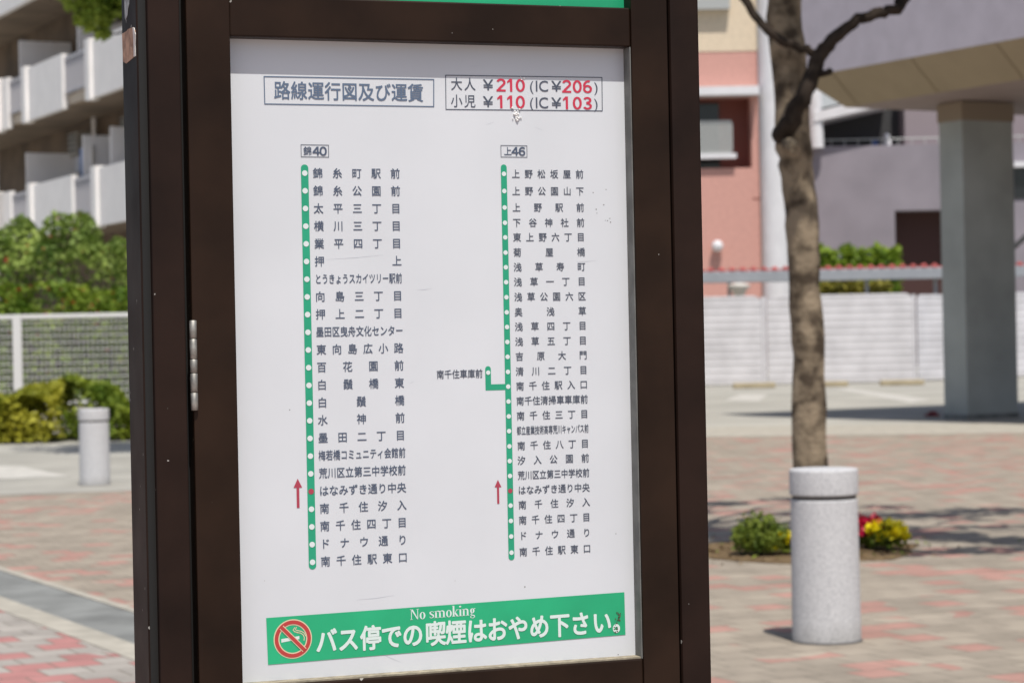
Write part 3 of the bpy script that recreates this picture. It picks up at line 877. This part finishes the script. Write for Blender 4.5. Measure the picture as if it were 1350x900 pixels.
# ------------------------------------------------------------------ high block on columns (right)
M['lilac'] = mat('lilac_tile', (.52, .48, .54), .75, .3, noise=.05, nscale=3)
M['tan'] = mat('tan_cladding', (.335, .27, .18), .7, .3, noise=.05, nscale=1.5)
M['seam'] = mat('seam', (.25, .19, .115), .8)
M['soffit'] = mat('soffit_panel', (.34, .27, .25), .8, .2, noise=.05, nscale=2)
M['column'] = mat('column_tile', (.36, .38, .37), .6, .35, noise=.12, nscale=1.1, detail=8)
M['col_band'] = mat('column_band', (.27, .215, .16), .7)
M['window'] = mat('dark_glass', (.02, .022, .025), .15, .6)
LB = at(1115, 142, 40.0); HB = LB.z
def on_height(px, py, z):
    a, b = ray(px, py); Y = (z-CAM_Z)/b
    return Vector((a*Y, Y))
Bp = on_height(1115, 142, HB); Dp = on_height(1350, 105, HB)
e = (Dp-Bp).normalized(); nin = Vector((-e.y, e.x))
if nin.x < 0: nin = -nin
blk = empty('apartment_tower', (Bp.x, Bp.y, 0), 0, label='lilac block carried on a grey column with a tan sloping underside', cat='building')
O2 = Vector((Bp.x, Bp.y))
def loc(p, z): return (p.x-O2.x, p.y-O2.y, z)
LEN = 40
off = -nin*.58
b0_, b1_ = Bp, Bp+e*LEN
t0, t1 = Bp+off-e*.58, b1_+off
far0, far1 = Bp+nin*16, b1_+nin*16
far2 = far0-e*.58
mb = MB()
mb.add([loc(b0_, HB), loc(b1_, HB), loc(t1, HB+.56), loc(t0, HB+.56)], [(0, 1, 2, 3)])
mb.add([loc(b0_, HB), loc(t0, HB+.56), loc(far2, HB+.56), loc(far0, HB)], [(0, 1, 2, 3)])
mb.build('fascia', M['tan'], blk)
mb = MB()
for k in range(0, 14):
    q = Bp+e*(.4+2.05*k) if k else Bp+e*.35
    a_, b_ = q+off*.0, q+off
    dn = Vector((0, 0, -.004)); w_ = .012
    mb.add([loc(a_-e*w_, HB-.012), loc(a_+e*w_, HB-.012), loc(b_+e*w_, HB+.548), loc(b_-e*w_, HB+.548)], [(0, 1, 2, 3)])
mb.build('fascia_joint', M['seam'], blk)
MB().add([loc(b0_, HB), loc(b1_, HB), loc(far1, HB), loc(far0, HB)], [(3, 2, 1, 0)]).build('soffit', M['soffit'], blk)
MB().prism([loc(t0, 0)[:2], loc(t1, 0)[:2], loc(far1, 0)[:2], loc(far2, 0)[:2]], HB+.561, HB+3.7).build('wall', M['lilac'], blk)
# window band high on the wall (its lower edge just shows)
q0 = Bp+off-nin*.02
kk = [on_height(1075, -4, HB+1.9), on_height(1235, -4, HB+1.9)]
w0 = MB(); 
MB().prism([loc(q0+e*.9, 0)[:2], loc(q0+e*3.4, 0)[:2], loc(q0+e*3.4+nin*.1, 0)[:2], loc(q0+e*.9+nin*.1, 0)[:2]], HB+2.02, HB+3.2).build('window', M['window'], blk)
# column
cn = gnd(1276, 553)
cc = Vector((cn.x, cn.y))+nin*.575-e*.30
MB().obox((cc-O2), e, nin, .60, 1.15, -.02, HB-.34).build('column', M['column'], blk)
MB().obox((cc-O2), e, nin, .62, 1.17, -.02, .09).build('column_plinth', mat('plinth', (.20, .205, .20), .85, noise=.3, nscale=4), blk)
MB().obox((cc-O2), e, nin, .64, 1.19, HB-.34, HB-.02).build('column_band', M['col_band'], blk)
# farther columns, behind the sign and out to the right
rb = gnd(1233, 549)
mb = MB(); mb.box((-.11, -.15, 0), (.13, .15, .05), .02); mb.box((-.05, -.08, .05), (.09, .1, .10), .02)
o = mb.build('cable_cover', mat('faded_red', (.22, .03, .035), .6, noise=.2, nscale=8)); o.location = (rb.x-.05, rb.y+.1, .0)
tag(o, 'small dark red plastic cover on the ground against the column', 'cover')

# ------------------------------------------------------------------ fence of ribbed white panels
M['fence'] = mat('white_steel_sheet', (.62, .61, .635), .55, .3, noise=.10, nscale=1.3, detail=7)
M['stop'] = mat('wheel_stop_concrete', (.42, .36, .25), .9, .2, noise=.1, nscale=5)
FY = 70.0
def fence_panel(x0, x1, yt, yb, Y, lab, dy=0.0):
    A, Bq = at(x0, yb, Y), at(x1, yb, Y+dy)
    zt = at((x0+x1)/2, yt, Y+dy/2).z
    zb = .06
    d = Vector((Bq.x-A.x, Bq.y-A.y)); W = d.length
    f = empty('fence_panel', (A.x, A.y, 0), math.atan2(d.y, d.x), label=lab, cat='fence', group='white fence panels along the car park')
    H_ = zt-zb
    # ribbed sheet with rounded ends at the top corners
    mb = MB(); n = 12; r = .22
    prof = []
    for k in range(n):
        z = zb+H_*k/n; z2 = zb+H_*(k+1)/n
        prof += [(0, z), (0, z+(z2-z)*.55), (-.008, z+(z2-z)*.7), (-.008, z2-(z2-z)*.12)]
    prof.append((0, zt))
    def inset(z):
        if zt-z < r: return r-math.sqrt(max(0, r*r-(r-(zt-z))**2))
        return 0
    vs, fs = [], []
    for y, z in prof:
        i = inset(z); vs += [(.03+i, y, z), (W-.03-i, y, z)]
    m_ = len(prof)
    for k in range(m_-1): fs.append((2*k, 2*k+1, 2*k+3, 2*k+2))
    vs += [(v[0], .03, v[2]) for v in vs]
    o_ = 2*m_
    for k in range(m_-1):
        fs.append((o_+2*k+1, o_+2*k, o_+2*k+2, o_+2*k+3))
        fs += [(2*k, 2*k+2, o_+2*k+2, o_+2*k), (2*k+3, 2*k+1, o_+2*k+1, o_+2*k+3)]
    fs.append((2*m_-2, 2*m_-1, o_+2*m_-1, o_+2*m_-2))
    mb.add(vs, fs).build('sheet', M['fence'], f)
    for xx in (-.06, W+.02):
        MB().tube([(xx, .10, -.02), (xx, .10, zt-.04)], .065, 10).build('post', M['fence'], f, True)
    return f
fence_panel(700, 858, 392, 503, FY, 'white ribbed fence panel hidden behind the bus stop board', 1.0) if False else None
fence_panel(868, 1006, 391, 502, FY, 'white ribbed fence panel between the bus stop board and the tree')
fence_panel(1012, 1206, 388, 498, FY, 'wide white ribbed fence panel passing behind the tree trunk')
fence_panel(1210, 1300, 388, 494, FY+1, 'shaded white fence panel passing behind the grey column', 2.2)
fence_panel(1302, 1420, 385, 492, FY+3.3, 'white fence panel at the right edge beyond the grey column', 2.2)
for x0, x1, lab in ((966, 1022, 'tan wheel stop left of the tree trunk before the white fence'), (1086, 1118, 'tan wheel stop just right of the tree trunk before the white fence'), (1160, 1218, 'tan wheel stop left of the grey column before the white fence')):
    a_, b_ = gnd(x0, 503), gnd(x1, 503)
    Y = 66.0
    ra, rb_ = ray(x0, 500)[0]*Y, ray(x1, 500)[0]*Y
    o = MB().box((-(rb_-ra)/2, -.09, 0), ((rb_-ra)/2, .09, .17), .03).build('wheel_stop', M['stop'])
    o.location = ((ra+rb_)/2, Y, 0)
    tag(o, lab, 'wheel stop', 'wheel stops in the car park')
# long grey shelter roof with a red toothed edge behind the fence
M['roof_grey'] = mat('grey_eaves', (.34, .36, .39), .5, .4, noise=.05, nscale=3)
M['red_tile'] = mat('red_tile', (.40, .085, .08), .75, noise=.3, nscale=4)
M['dark'] = mat('dark_underside', (.05, .05, .052), .8)
SY = 78.0
sa_, sb2 = at(860, 366, SY), at(1520, 366, SY)
zA, zB = at(1000, 372, SY).z, at(1000, 357, SY).z
sh = empty('bicycle_shelter', ((sa_.x+sb2.x)/2, SY, 0), 0, label='long low grey shelter roof with a red toothed edge behind the white fence', cat='shelter')
hl_ = (sb2.x-sa_.x)/2
MB().box((-hl_, -.1, zA), (hl_, .12, zB), .03).build('eaves', M['roof_grey'], sh)
MB().box((-hl_+.1, .13, zA+.10), (hl_-.1, 2.4, zA+.2), 0).build('roof', M['dark'], sh)
mb = MB(); n = int(2*hl_/.36)
mb.box((-hl_, -.06, zB), (hl_, .06, zB+.055))
for k in range(n):
    x = -hl_+(k+.5)*2*hl_/n
    mb.lathe((x, 0, zB+.0), [(.12, -.0), (.12, .06), (.07, .11+.03*random.random()), (.02, .14)], 8)
mb.build('toothed_edge', M['red_tile'], sh)
for k in range(8):
    x = -hl_+.3+k*(2*hl_-.6)/7
    MB().box((x-.06, .3, 0), (x+.06, .42, zA+.1), 0).build('post', M['roof_grey'], sh)
c = at(974, 376, SY)
lamp = MB().lathe((c.x-sh.location.x, 0-.05, c.z-.22), [(.10, -.2), (.20, -.1), (.27, .08), (.40, .16), (.36, .24), (.1, .30)], 16).build('lamp', mat('lamp_white', (.60, .57, .52), .6), sh, True)
# ------------------------------------------------------------------ pink building
M['pink'] = mat('pink_tile', (.60, .325, .275), .7, .3, noise=.05, nscale=6)
M['cream'] = mat('cream_tile', (.70, .58, .43), .7, .3, noise=.05, nscale=5)
M['white'] = mat('white_paint', (.72, .71, .73), .6, .3, noise=.04, nscale=2)
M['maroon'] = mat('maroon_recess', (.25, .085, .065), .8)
M['rail'] = mat('grey_rail', (.42, .43, .42), .5, .4)
PY = 100.0
pc = at(970, 450, PY)
pk = empty('pink_building', (pc.x, PY, 0), 0, label='pink tiled building with a cream upper storey and white corner pillar', cat='building')
def L(px, py, Y=PY): return at(px, py, Y)-Vector((pc.x, PY, 0))
x0, x1 = L(700, 300).x, L(1004, 300).x
zc = L(965, 68).z
wx0, wx1 = L(880, 150).x, L(990, 150).x                          # recess
zr0, zr1 = L(950, 222).z, L(950, 128).z
mb = MB()
mb.box((x0, 0, -.1), (wx0, 8, zc)); mb.box((wx1, 0, -.1), (x1, 8, zc)); mb.box((wx0, 0, -.1), (wx1, 8, zr0)); mb.box((wx0, 0, zr1), (wx1, 8, zc))
mb.build('wall', M['pink'], pk)
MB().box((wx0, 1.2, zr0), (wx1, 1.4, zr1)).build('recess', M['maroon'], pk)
MB().box((x0, -.03, zc), (x1, 8, zc+12)).build('upper_wall', M['cream'], pk)
MB().box((wx0-.5, -.9, L(950, 128).z), (L(998, 125).x, -.001, L(950, 117).z)).build('awning', M['white'], pk)
zwin = (L(950, 170).z, L(950, 133).z)
wf = MB().box((wx0, 1.1, zr0), (L(951, 160).x, 1.19, zr1-.15)).build('window', M['window'], pk)
mb = MB()
rx0, rx1 = wx0, L(963, 160).x
zt_, zb_ = L(950, 160).z, L(950, 203).z
mb.box((rx0, -.35, zt_-.12), (rx1, -.27, zt_)); mb.box((rx0, -.35, zb_), (rx1, -.27, zb_+.1))
for k in range(26):
    x = rx0+(rx1-rx0)*k/25
    mb.box((x-.04, -.33, zb_+.1), (x+.04, -.29, zt_-.12))
mb.build('railing', M['rail'], pk)
MB().box((rx0, -.36, zb_-.22), (rx1+.2, -.002, zb_-.005)).build('sill', M['white'], pk)
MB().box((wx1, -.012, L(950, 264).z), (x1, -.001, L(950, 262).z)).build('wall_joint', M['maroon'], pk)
cz = L(945, 322)
MB().lathe((cz.x, -.28, cz.z-.2), [(.05, -.14), (.2, -.08), (.26, .1), (.2, .28), (.06, .36)], 16).build('wall_lamp', M['white'], pk, True)
MB().tube([(L(1022, 300).x, -.2, -.1), (L(1022, 300).x, -.2, zc+12)], L(1040, 300).x-L(1022, 300).x, 28).build('corner_pillar', M['white'], pk, True)
MB().box((L(925, 0).x-3, -.5, L(950, 14).z), (L(961, 10).x, -.04, L(950, 0).z)).build('ledge', M['rail'], pk)

# ------------------------------------------------------------------ lilac building farther back
M['lilac2'] = mat('lilac_render', (.265, .24, .27), .75, .3, noise=.10, nscale=.45, detail=8)
M['brownred'] = mat('brown_red_recess', (.06, .025, .022), .8)
M['slate'] = mat('slate_roof', (.30, .32, .33), .6)
LY = 106.0
lc = at(1200, 450, LY)
lh = empty('lilac_building', (lc.x, LY, 0), 0, label='lilac walled building with an open upper gallery beyond the grey column', cat='building')
def K(px, py, Y=LY): return at(px, py, Y)-Vector((lc.x, LY, 0))
xl, xm, xr_ = K(1046, 300).x, K(1180, 300).x, K(1560, 300).x
zt_, zb_, zo = K(1150, 192).z, K(1130, 328).z, K(1210, 277).z
mb = MB()
mb.box((xl, 0, zb_), (xm, 3, zt_)); mb.box((xm, 0, zo), (xr_, 3, zt_-.002))
mb.box((K(1300, 300).x, 0, -.1), (xr_, 3, zo-.002))
mb.build('wall', M['lilac2'], lh)
MB().box((xm, 1.5, -.1), (K(1300, 300).x, 1.7, zo-.003)).build('recess', M['brownred'], lh)
MB().box((xl, 3.01, zt_-3), (xr_, 3.3, K(1150, 40).z)).build('gallery_back', M['dark'], lh)
xg = K(1200, 170).x
MB().box((xg, 1.5, zt_-.01), (xr_, 3.0, K(1200, 60).z)).build('gallery_wall', mat('lilac_gallery_wall', (.27, .225, .24), .8), lh)  # slightly pinker lilac than the wall below
# sloping white roof edge over the gallery
p0, p1 = K(1070, 163, LY), K(1178, 138, LY)
mb = MB()
t_ = .55
mb.add([(p0.x, -.8, p0.z), (p1.x, -.8, p1.z), (p1.x, -.8, p1.z+t_), (p0.x, -.8, p0.z+t_*.8), (p0.x, 3, p0.z), (p1.x, 3, p1.z), (p1.x, 3, p1.z+t_), (p0.x, 3, p0.z+t_*.8)],
       [(0, 1, 2, 3), (7, 6, 5, 4), (0, 4, 5, 1), (3, 2, 6, 7), (0, 3, 7, 4), (1, 5, 6, 2)])
mb.build('roof_edge', M['white'], lh)
MB().add([(p0.x, -.7, p0.z+t_), (p1.x, -.7, p1.z+t_+.02), (p1.x-1.5, 2.5, p1.z+2.6), (p0.x, 2.5, p0.z+2.9)], [(0, 1, 2, 3)]).build('roof', M['slate'], lh)
mb = MB()
zr_ = K(1150, 183).z
mb.tube([(xl, .3, zr_), (xr_, .3, zr_)], .035, 6)
for k in range(30):
    x = xl+(xr_-xl)*k/29
    mb.tube([(x, .3, zt_), (x, .3, zr_)], .025, 5)
mb.build('railing', M['rail'], lh)
MB().tube([(K(1074, 160).x, -.4, zt_-.1), (K(1072, 125).x, -.4, K(1072, 118).z)], .35, 14).build('white_post', M['white'], lh, True)
MB().box((K(1152, 188).x, .5, zt_), (K(1160, 188).x, .9, K(1155, 184).z), .02).build('planter_box', mat('blue_box', (.05, .10, .30), .6), lh)
MB().lathe((K(1172, 188).x, .7, zt_), [(.22, 0), (.22, .25), (.12, .4), (.16, .5), (.04, .62)], 12).build('ornament', M['white'], lh, True)
# window on the far right
MB().box((K(1336, 220).x, -.06, K(1345, 262).z), (K(1380, 220).x, -.003, K(1345, 222).z)).build('window', M['window'], lh)
MB().box((K(1334, 220).x, -.5, K(1345, 221).z), (K(1382, 220).x, -.003, K(1345, 214).z)).build('awning', M['white'], lh)
MB().tube([at(1332, 330, LY-3)-Vector((lc.x, LY, 0)), at(1400, 268, LY-3)-Vector((lc.x, LY, 0))], .12, 10).build('handrail', M['dark'], lh, True)

# greenery seen under the lilac wall
M['hedge_lit'] = mat('bright_leaf', (.10, .19, .018), .6, .3, ncol=(.30, .40, .035), nscale=1.6, trans=.35)
M['hedge_olive'] = mat('olive_leaf', (.13, .13, .02), .6, .3, ncol=(.34, .30, .05), nscale=1.6, trans=.3)
def bush_row(name, a, b, z0, z1, depth, n, size, m, lab, cat='shrub', grp=None):
    cx = (a.x+b.x)/2
    p = empty(name, (cx, a.y, 0), 0, label=lab, cat=cat, group=grp)
    W = abs(b.x-a.x)
    x = rng.uniform(-W/2, W/2, n); y = rng.uniform(-depth/2, depth/2, n)
    top = z1-.18*(z1-z0)*(.5+.5*np.sin(x*2.1+y*3)+.4*np.sin(x*5.3))*.6
    z = z0+(top-z0)*rng.random(n)**.7
    leaves('foliage', np.stack([x, y, z], 1), size, m, p)
    mb = MB()
    for k in range(max(4, int(W*1.5))):
        xx = -W/2+(k+.5)*W/max(4, int(W*1.5))
        mb.tube([(xx, 0, 0), (xx+random.uniform(-.1, .1), random.uniform(-.2, .2), z0+(z1-z0)*.7)], [.035, .015], 6)
    mb.build('stem', M['twig'], p)
    return p
bush_row('shrub', at(1070, 330, 96), at(1186, 330, 96), 2.6, at(1130, 327, 96).z+.1, 1.5, 2600, .16, M['hedge_lit'], 'bright green shrub glimpsed under the lilac wall above the shelter roof')
bush_row('shrub', at(1080, 330, 84), at(1172, 330, 84), 2.0, at(1130, 368, 84).z, 1.0, 1600, .12, M['hedge_olive'], 'olive yellow shrub between the white fence and the shelter roof')

# ------------------------------------------------------------------ left: flats with balconies
M['flat_white'] = mat('balcony_white', (.90, .87, .85), .6, .3, noise=.03, nscale=2)
M['flat_beige'] = mat('balcony_beige', (.55, .47, .38), .7, .3, noise=.05, nscale=1)
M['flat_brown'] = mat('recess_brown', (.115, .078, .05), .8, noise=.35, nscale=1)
M['flat_ceiling_shaded'] = mat('balcony_ceiling_shaded', (.24, .185, .135), .85, noise=.2, nscale=1)  # brown darkened to hold the shade beneath the balcony slabs
M['condenser'] = mat('condenser_case', (.30, .27, .23), .7, noise=.15, nscale=3)
M['curtain'] = mat('curtain', (.5, .47, .42), .9, noise=.2, nscale=3)
M['laundry'] = mat('laundry_blue', (.16, .22, .38), .9, noise=.2, nscale=3)
M['panel_grey'] = mat('balcony_grey_lattice', (.48, .47, .50), .5)
zB1 = 7.5
def hplane(px, py, z):
    a, b = ray(px, py); Y = (z-CAM_Z)/b
    return Vector((a*Y, Y))
F0, F1 = hplane(0, 168, zB1), hplane(160, 110, zB1)
fe = (F1-F0).normalized(); fn = Vector((-fe.y, fe.x))
if fn.x < 0: fn = -fn                                              # inward
fl = empty('apartment_block', (F0.x, F0.y, 0), 0, label='pale apartment block with stepped white balconies behind the hedge', cat='building')
def kpos(px, py=150):
    a, _ = ray(px, py)
    # F0 + k fe = (aY, Y)
    A = np.array([[fe.x, -a], [fe.y, -1]]); r = -np.array([F0.x, F0.y])
    return float(np.linalg.solve(A, r)[0])
def fbox(k0_, k1_, d0, d1, z0, z1, mb=None):
    mb = mb or MB()
    pts = [fe*k0_+fn*d0, fe*k1_+fn*d0, fe*k1_+fn*d1, fe*k0_+fn*d1]
    return mb.prism(pts, z0, z1)
KA, KB = -14, kpos(160)+9
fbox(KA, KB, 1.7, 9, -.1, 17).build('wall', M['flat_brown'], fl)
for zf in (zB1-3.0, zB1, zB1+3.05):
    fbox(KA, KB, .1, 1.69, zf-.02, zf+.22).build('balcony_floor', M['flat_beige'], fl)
    fbox(KA, KB, .16, 1.68, zf-.05, zf-.021).build('ceiling', M['flat_ceiling_shaded'], fl)
    seg = {0: [(0, 13), (37, 86), (122, 205)], 1: [(-4, 14), (41, 96), (127, 215)], 2: [(-10, 50), (60, 210)]}
    sg = seg[0 if zf == zB1 else 1 if zf < zB1 else 2]
    for a_, b_ in sg:
        fbox(kpos(a_), kpos(b_), -.06, .08, zf-.12, zf+1.22).build('parapet', M['flat_white'], fl)
        fbox(kpos(a_)-.1, kpos(a_)+.28, -.14, .09, zf-.16, zf+1.27).build('parapet_pier', M['flat_white'], fl)
    for (a_, b_) in zip([s[1] for s in sg[:-1]], [s[0] for s in sg[1:]]):
        mb = MB(); ka, kb = kpos(a_)+.02, kpos(b_)-.12
        fbox(ka, kb, 0, .05, zf+1.05, zf+1.13, mb); fbox(ka, kb, 0, .05, zf+.24, zf+.3, mb)
        nb = max(4, int((kb-ka)/.13))
        for i in range(nb): fbox(ka+(kb-ka)*i/nb, ka+(kb-ka)*i/nb+.06, .01, .04, zf+.3, zf+1.05, mb)
        mb.build('railing', M['panel_grey'], fl)
    for px in ((12, 88) if zf == zB1 else (18, 92, 128)):
        k_ = kpos(px)
        fbox(k_, k_+.08, .3, 1.69, zf+.22, zf+2.2).build('partition', M['flat_white'], fl)
    for px in (38, 105):
        k_ = kpos(px)
        fbox(k_, k_+.8, 1.2, 1.6, zf+.26 if zf != zB1-3 else zf+1.6, zf+.9 if zf != zB1-3 else zf+2.2).build('air_conditioner', M['panel_grey'], fl)
for px in (55, 130):
    k_ = kpos(px)
    for zf in (zB1-3, zB1):
        fbox(k_, k_+1.2, 1.6, 1.695, zf+.25, zf+2.2).build('window', M['window'], fl)
# clutter on the balconies: hung condensers, laundry, window frames, downpipes
for zf in (zB1-3.0,):
    for px, wd in ((34, .8), (100, .8)):
        k_ = kpos(px)
        ac = fbox(k_, k_+wd, 1.1, 1.5, zf+2.0, zf+2.6).build('air_conditioner', M['condenser'], fl)
        mb = MB()
        for z in (zf+2.12, zf+2.25, zf+2.38, zf+2.5): fbox(k_+.1, k_+wd-.1, 1.07, 1.099, z, z+.05, mb)
        mb.build('grille', M['dark'], ac)
    for px in (20, 66, 112, 150):
        k_ = kpos(px)
        mb = MB(); fbox(k_, k_+.09, 1.55, 1.59, zf+.25, zf+2.3, mb); fbox(k_+1.3, k_+1.39, 1.55, 1.59, zf+.25, zf+2.3, mb); fbox(k_, k_+1.39, 1.55, 1.59, zf+2.3, zf+2.4, mb); fbox(k_+.65, k_+.72, 1.55, 1.59, zf+.25, zf+2.3, mb)
        mb.build('window_frame', M['flat_white'], fl)
        fbox(k_+.09, k_+1.3, 1.60, 1.64, zf+.25, zf+2.3).build('window', M['window'], fl)
        fbox(k_+.1, k_+.5, 1.593, 1.599, zf+.3, zf+2.25).build('curtain', M['curtain'], fl)
    for px, m_ in ((78, 'laundry'), (86, 'curtain'), (142, 'laundry')):
        k_ = kpos(px)
        fbox(k_, k_+.55, .5, .53, zf+1.15, zf+1.95).build('laundry', M[m_], fl)
    for px in (48, 124):
        q = fe*kpos(px)+fn*1.5
        MB().tube([(q.x, q.y, zf+.2), (q.x, q.y, zf+3)], .06, 8).build('drainpipe', M['flat_white'], fl, True)
for px in (3,):
    q = fe*kpos(px)-fn*.3
    MB().tube([(q.x, q.y, 0), (q.x, q.y, zB1+3)], .16, 10).build('drainpipe', M['flat_white'], fl, True)

# hedges, fence and shrubs in front of the flats
M['hedge'] = mat('hedge_leaf', (.085, .165, .028), .6, .3, ncol=(.38, .48, .12), nscale=1.1, trans=.3, detail=5)
M['hedge2'] = mat('clipped_hedge_leaf', (.08, .16, .014), .6, .3, ncol=(.32, .41, .05), nscale=1.8, trans=.3)
M['olive'] = mat('azalea_leaf', (.13, .175, .015), .6, .3, ncol=(.50, .47, .05), nscale=.9, trans=.3)
M['hedge3'] = mat('yellow_green_leaf', (.10, .17, .015), .6, .3, ncol=(.36, .42, .05), nscale=1.3, trans=.3)
M['red_leaf'] = mat('red_leaf', (.42, .05, .03), .6, .3, noise=.3, nscale=5, trans=.3)
M['fence_white'] = mat('white_fence_paint', (.72, .71, .70), .5, .4)
def hedge(name, Y, xa, xb, ytop, ybot, depth, n, size, m, lab, bumps=.35, redn=0, grp=None, ph=0.0, gap=0):
    A, Bq = at(xa, ybot, Y), at(xb, ybot, Y)
    z1 = at((xa+xb)/2, ytop, Y).z; z0 = 0.0
    cx = (A.x+Bq.x)/2; W = Bq.x-A.x
    p = empty(name, (cx, Y, 0), 0, label=lab, cat='hedge' if 'hedge' in name else 'shrub', group=grp)
    x = rng.uniform(-W/2, W/2, n); y = rng.uniform(-depth/2, depth/2, n)
    def top(x, y): return z1-bumps*(1.0+np.sin(x*1.7+y+ph)*.6+np.sin(x*4.1-y*2+ph)*.4+np.sin(x*9+ph)*.2)*.5
    t_ = top(x, y)
    edge = np.clip(1-np.abs(y)/(depth/2), 0, 1)**.5
    z = z0+(t_*(.75+.25*edge)-z0)*(1-rng.random(n)**2.0*.95)
    y = y*(1+.0*z)
    mi = np.zeros(n, int)
    if redn: mi[rng.random(n) < redn] = 1
    cl = (np.sin(x*2.3+ph)+np.sin(x*5.1+z*4)+np.sin(z*7+y*3+ph))           # gaps between clumps
    keep = cl > -1.25
    if gap:
        zg = at((xa+xb)/2, gap, Y).z+.12*np.sin(x*3.1)+.08*np.sin(x*7+1)
        keep &= (z > zg) | (rng.random(n) < .42)
    leaves('foliage', np.stack([x, y, z], 1)[keep], size, [m, M['red_leaf']] if redn else m, p, mi=mi[keep])
    mb = MB()
    nb = int(W*2.2)
    for k in range(nb):
        xx = -W/2+(k+.5)*W/nb; yy = random.uniform(-depth*.3, depth*.3)
        mb.tube([(xx, yy, -.02), (xx+random.uniform(-.15, .15), yy, z1*.45), (xx+random.uniform(-.3, .3), yy, z1*.8)], [.03, .02, .01], 5)
    mb.build('stem', M['twig'], p)
    return p
hedge('hedge', 45, -60, 330, 268, 560, 2.6, 30000, .070, M['hedge'], 'tall loose green hedge below the white balconies', 1.1, .012, gap=338)
hedge('hedge', 42.0, -60, 330, 366, 560, 1.2, 15000, .06, M['hedge2'], 'low clipped hedge just above the white mesh fence', .22, .02, ph=1.0)
FYL = 40.0
fp = at(100, 410, FYL)
mf = empty('mesh_fence', (fp.x, FYL, 0), 0, label='white wire mesh fence on posts in front of the green hedge', cat='fence')
za, zb_ = at(80, 416, FYL).z, .55
xa, xb = at(-80, 416, FYL).x-fp.x, at(330, 416, FYL).x-fp.x
MB().box((xa, -.04, za-.05), (xb, .04, za+.03), .01).build('top_rail', M['fence_white'], mf)
MB().box((xa, -.03, zb_), (xb, .03, zb_+.06), .01).build('bottom_rail', M['fence_white'], mf)
mb = MB()
nx = int((xb-xa)/.082)
for k in range(nx):
    x = xa+(xb-xa)*(k+.5)/nx
    mb.box((x-.0058, -.006, zb_+.06), (x+.0058, .006, za-.05))
for k in range(12):
    z = zb_+.06+(za-zb_-.11)*(k+.5)/12
    mb.box((xa, -.022, z-.0055), (xb, -.0065, z+.0055))
mb.build('wire_mesh', M['fence_white'], mf)
for px in (24, 200, -152+0):
    x = at(px, 460, FYL).x-fp.x
    MB().box((x-.075, -.09, -.05), (x+.075, -.021, za+.032), .01).build('post', M['fence_white'], mf)
wallb = MB().box((xa, -.14, -.1), (xb, .14, .5), .02).build('base_wall', M['kerb'], mf)
hedge('shrub', 37.6, -60, 88, 494, 580, 1.6, 9000, .055, M['olive'], 'yellowish green clipped shrub left of the pale bollard', .35, 0, ph=2.0)
hedge('shrub', 37.9, 84, 250, 487, 580, 1.4, 8000, .055, M['hedge3'], 'loose green shrub behind the pale bollard by the fence', .75, 0, ph=.4)
sheet('planting_kerb', [gnd(-200, 588), gnd(240, 574), gnd(240, 565), gnd(-200, 579)], .10, M['kerb'], .12)

# tree whose low leaves hang in at the top left (its trunk stands behind the board)
hy = 31.0
hp = at(262, 500, hy)
lt = empty('leafy_tree', (hp.x, hy, 0), 0, label='leafy tree whose low green twigs hang in front of the balconies', cat='tree')
P, Q_ = wob([(0, 0, -.05), (.03, 0, 2.2), (-.02, .05, 4.2), (.0, 0, 6.5), (.1, 0, 8.6)], [.16, .13, .12, .09, .04], 5, .01)
MB().tube(P, Q_, 14).build('trunk', M['bark'], lt, True)
pts = []
def LTp(px, py): 
    q = at(px, py, hy); return Vector((q.x-hp.x, 0, q.z))
for tx, ty, nlv, r_ in ((128, 22, 330, .30), (104, -6, 240, .30), (152, -2, 240, .30), (135, 46, 45, .10), (148, 14, 140, .2), (112, 24, 90, .16)):
    tip = LTp(tx, ty)
    P, Q_ = wob([(0, 0, 4.6), tuple(Vector((0, 0, 5.4)).lerp(tip, .5)+Vector((0, 0, .25))), tuple(tip)], [.05, .03, .008], 4, .02)
    MB().tube(P, Q_, 8).build('branch', M['twig'], lt, True)
    pts.append(blob_pts(nlv, tip, (r_, r_, r_*.8), .05))
for k in range(26):
    a = random.uniform(0, 6.28); rr_ = random.uniform(.6, 2.2)
    pts.append(blob_pts(260, (math.cos(a)*rr_, math.sin(a)*rr_, random.uniform(6.4, 9.0)), (.75, .75, .55), .2))
M['leaf2'] = mat('fresh_leaf', (.11, .19, .022), .55, .3, ncol=(.38, .48, .08), nscale=2.5, trans=.4)
leaves('crown', np.concatenate(pts), .065, M['leaf2'], lt)

bpy.context.view_layer.update()
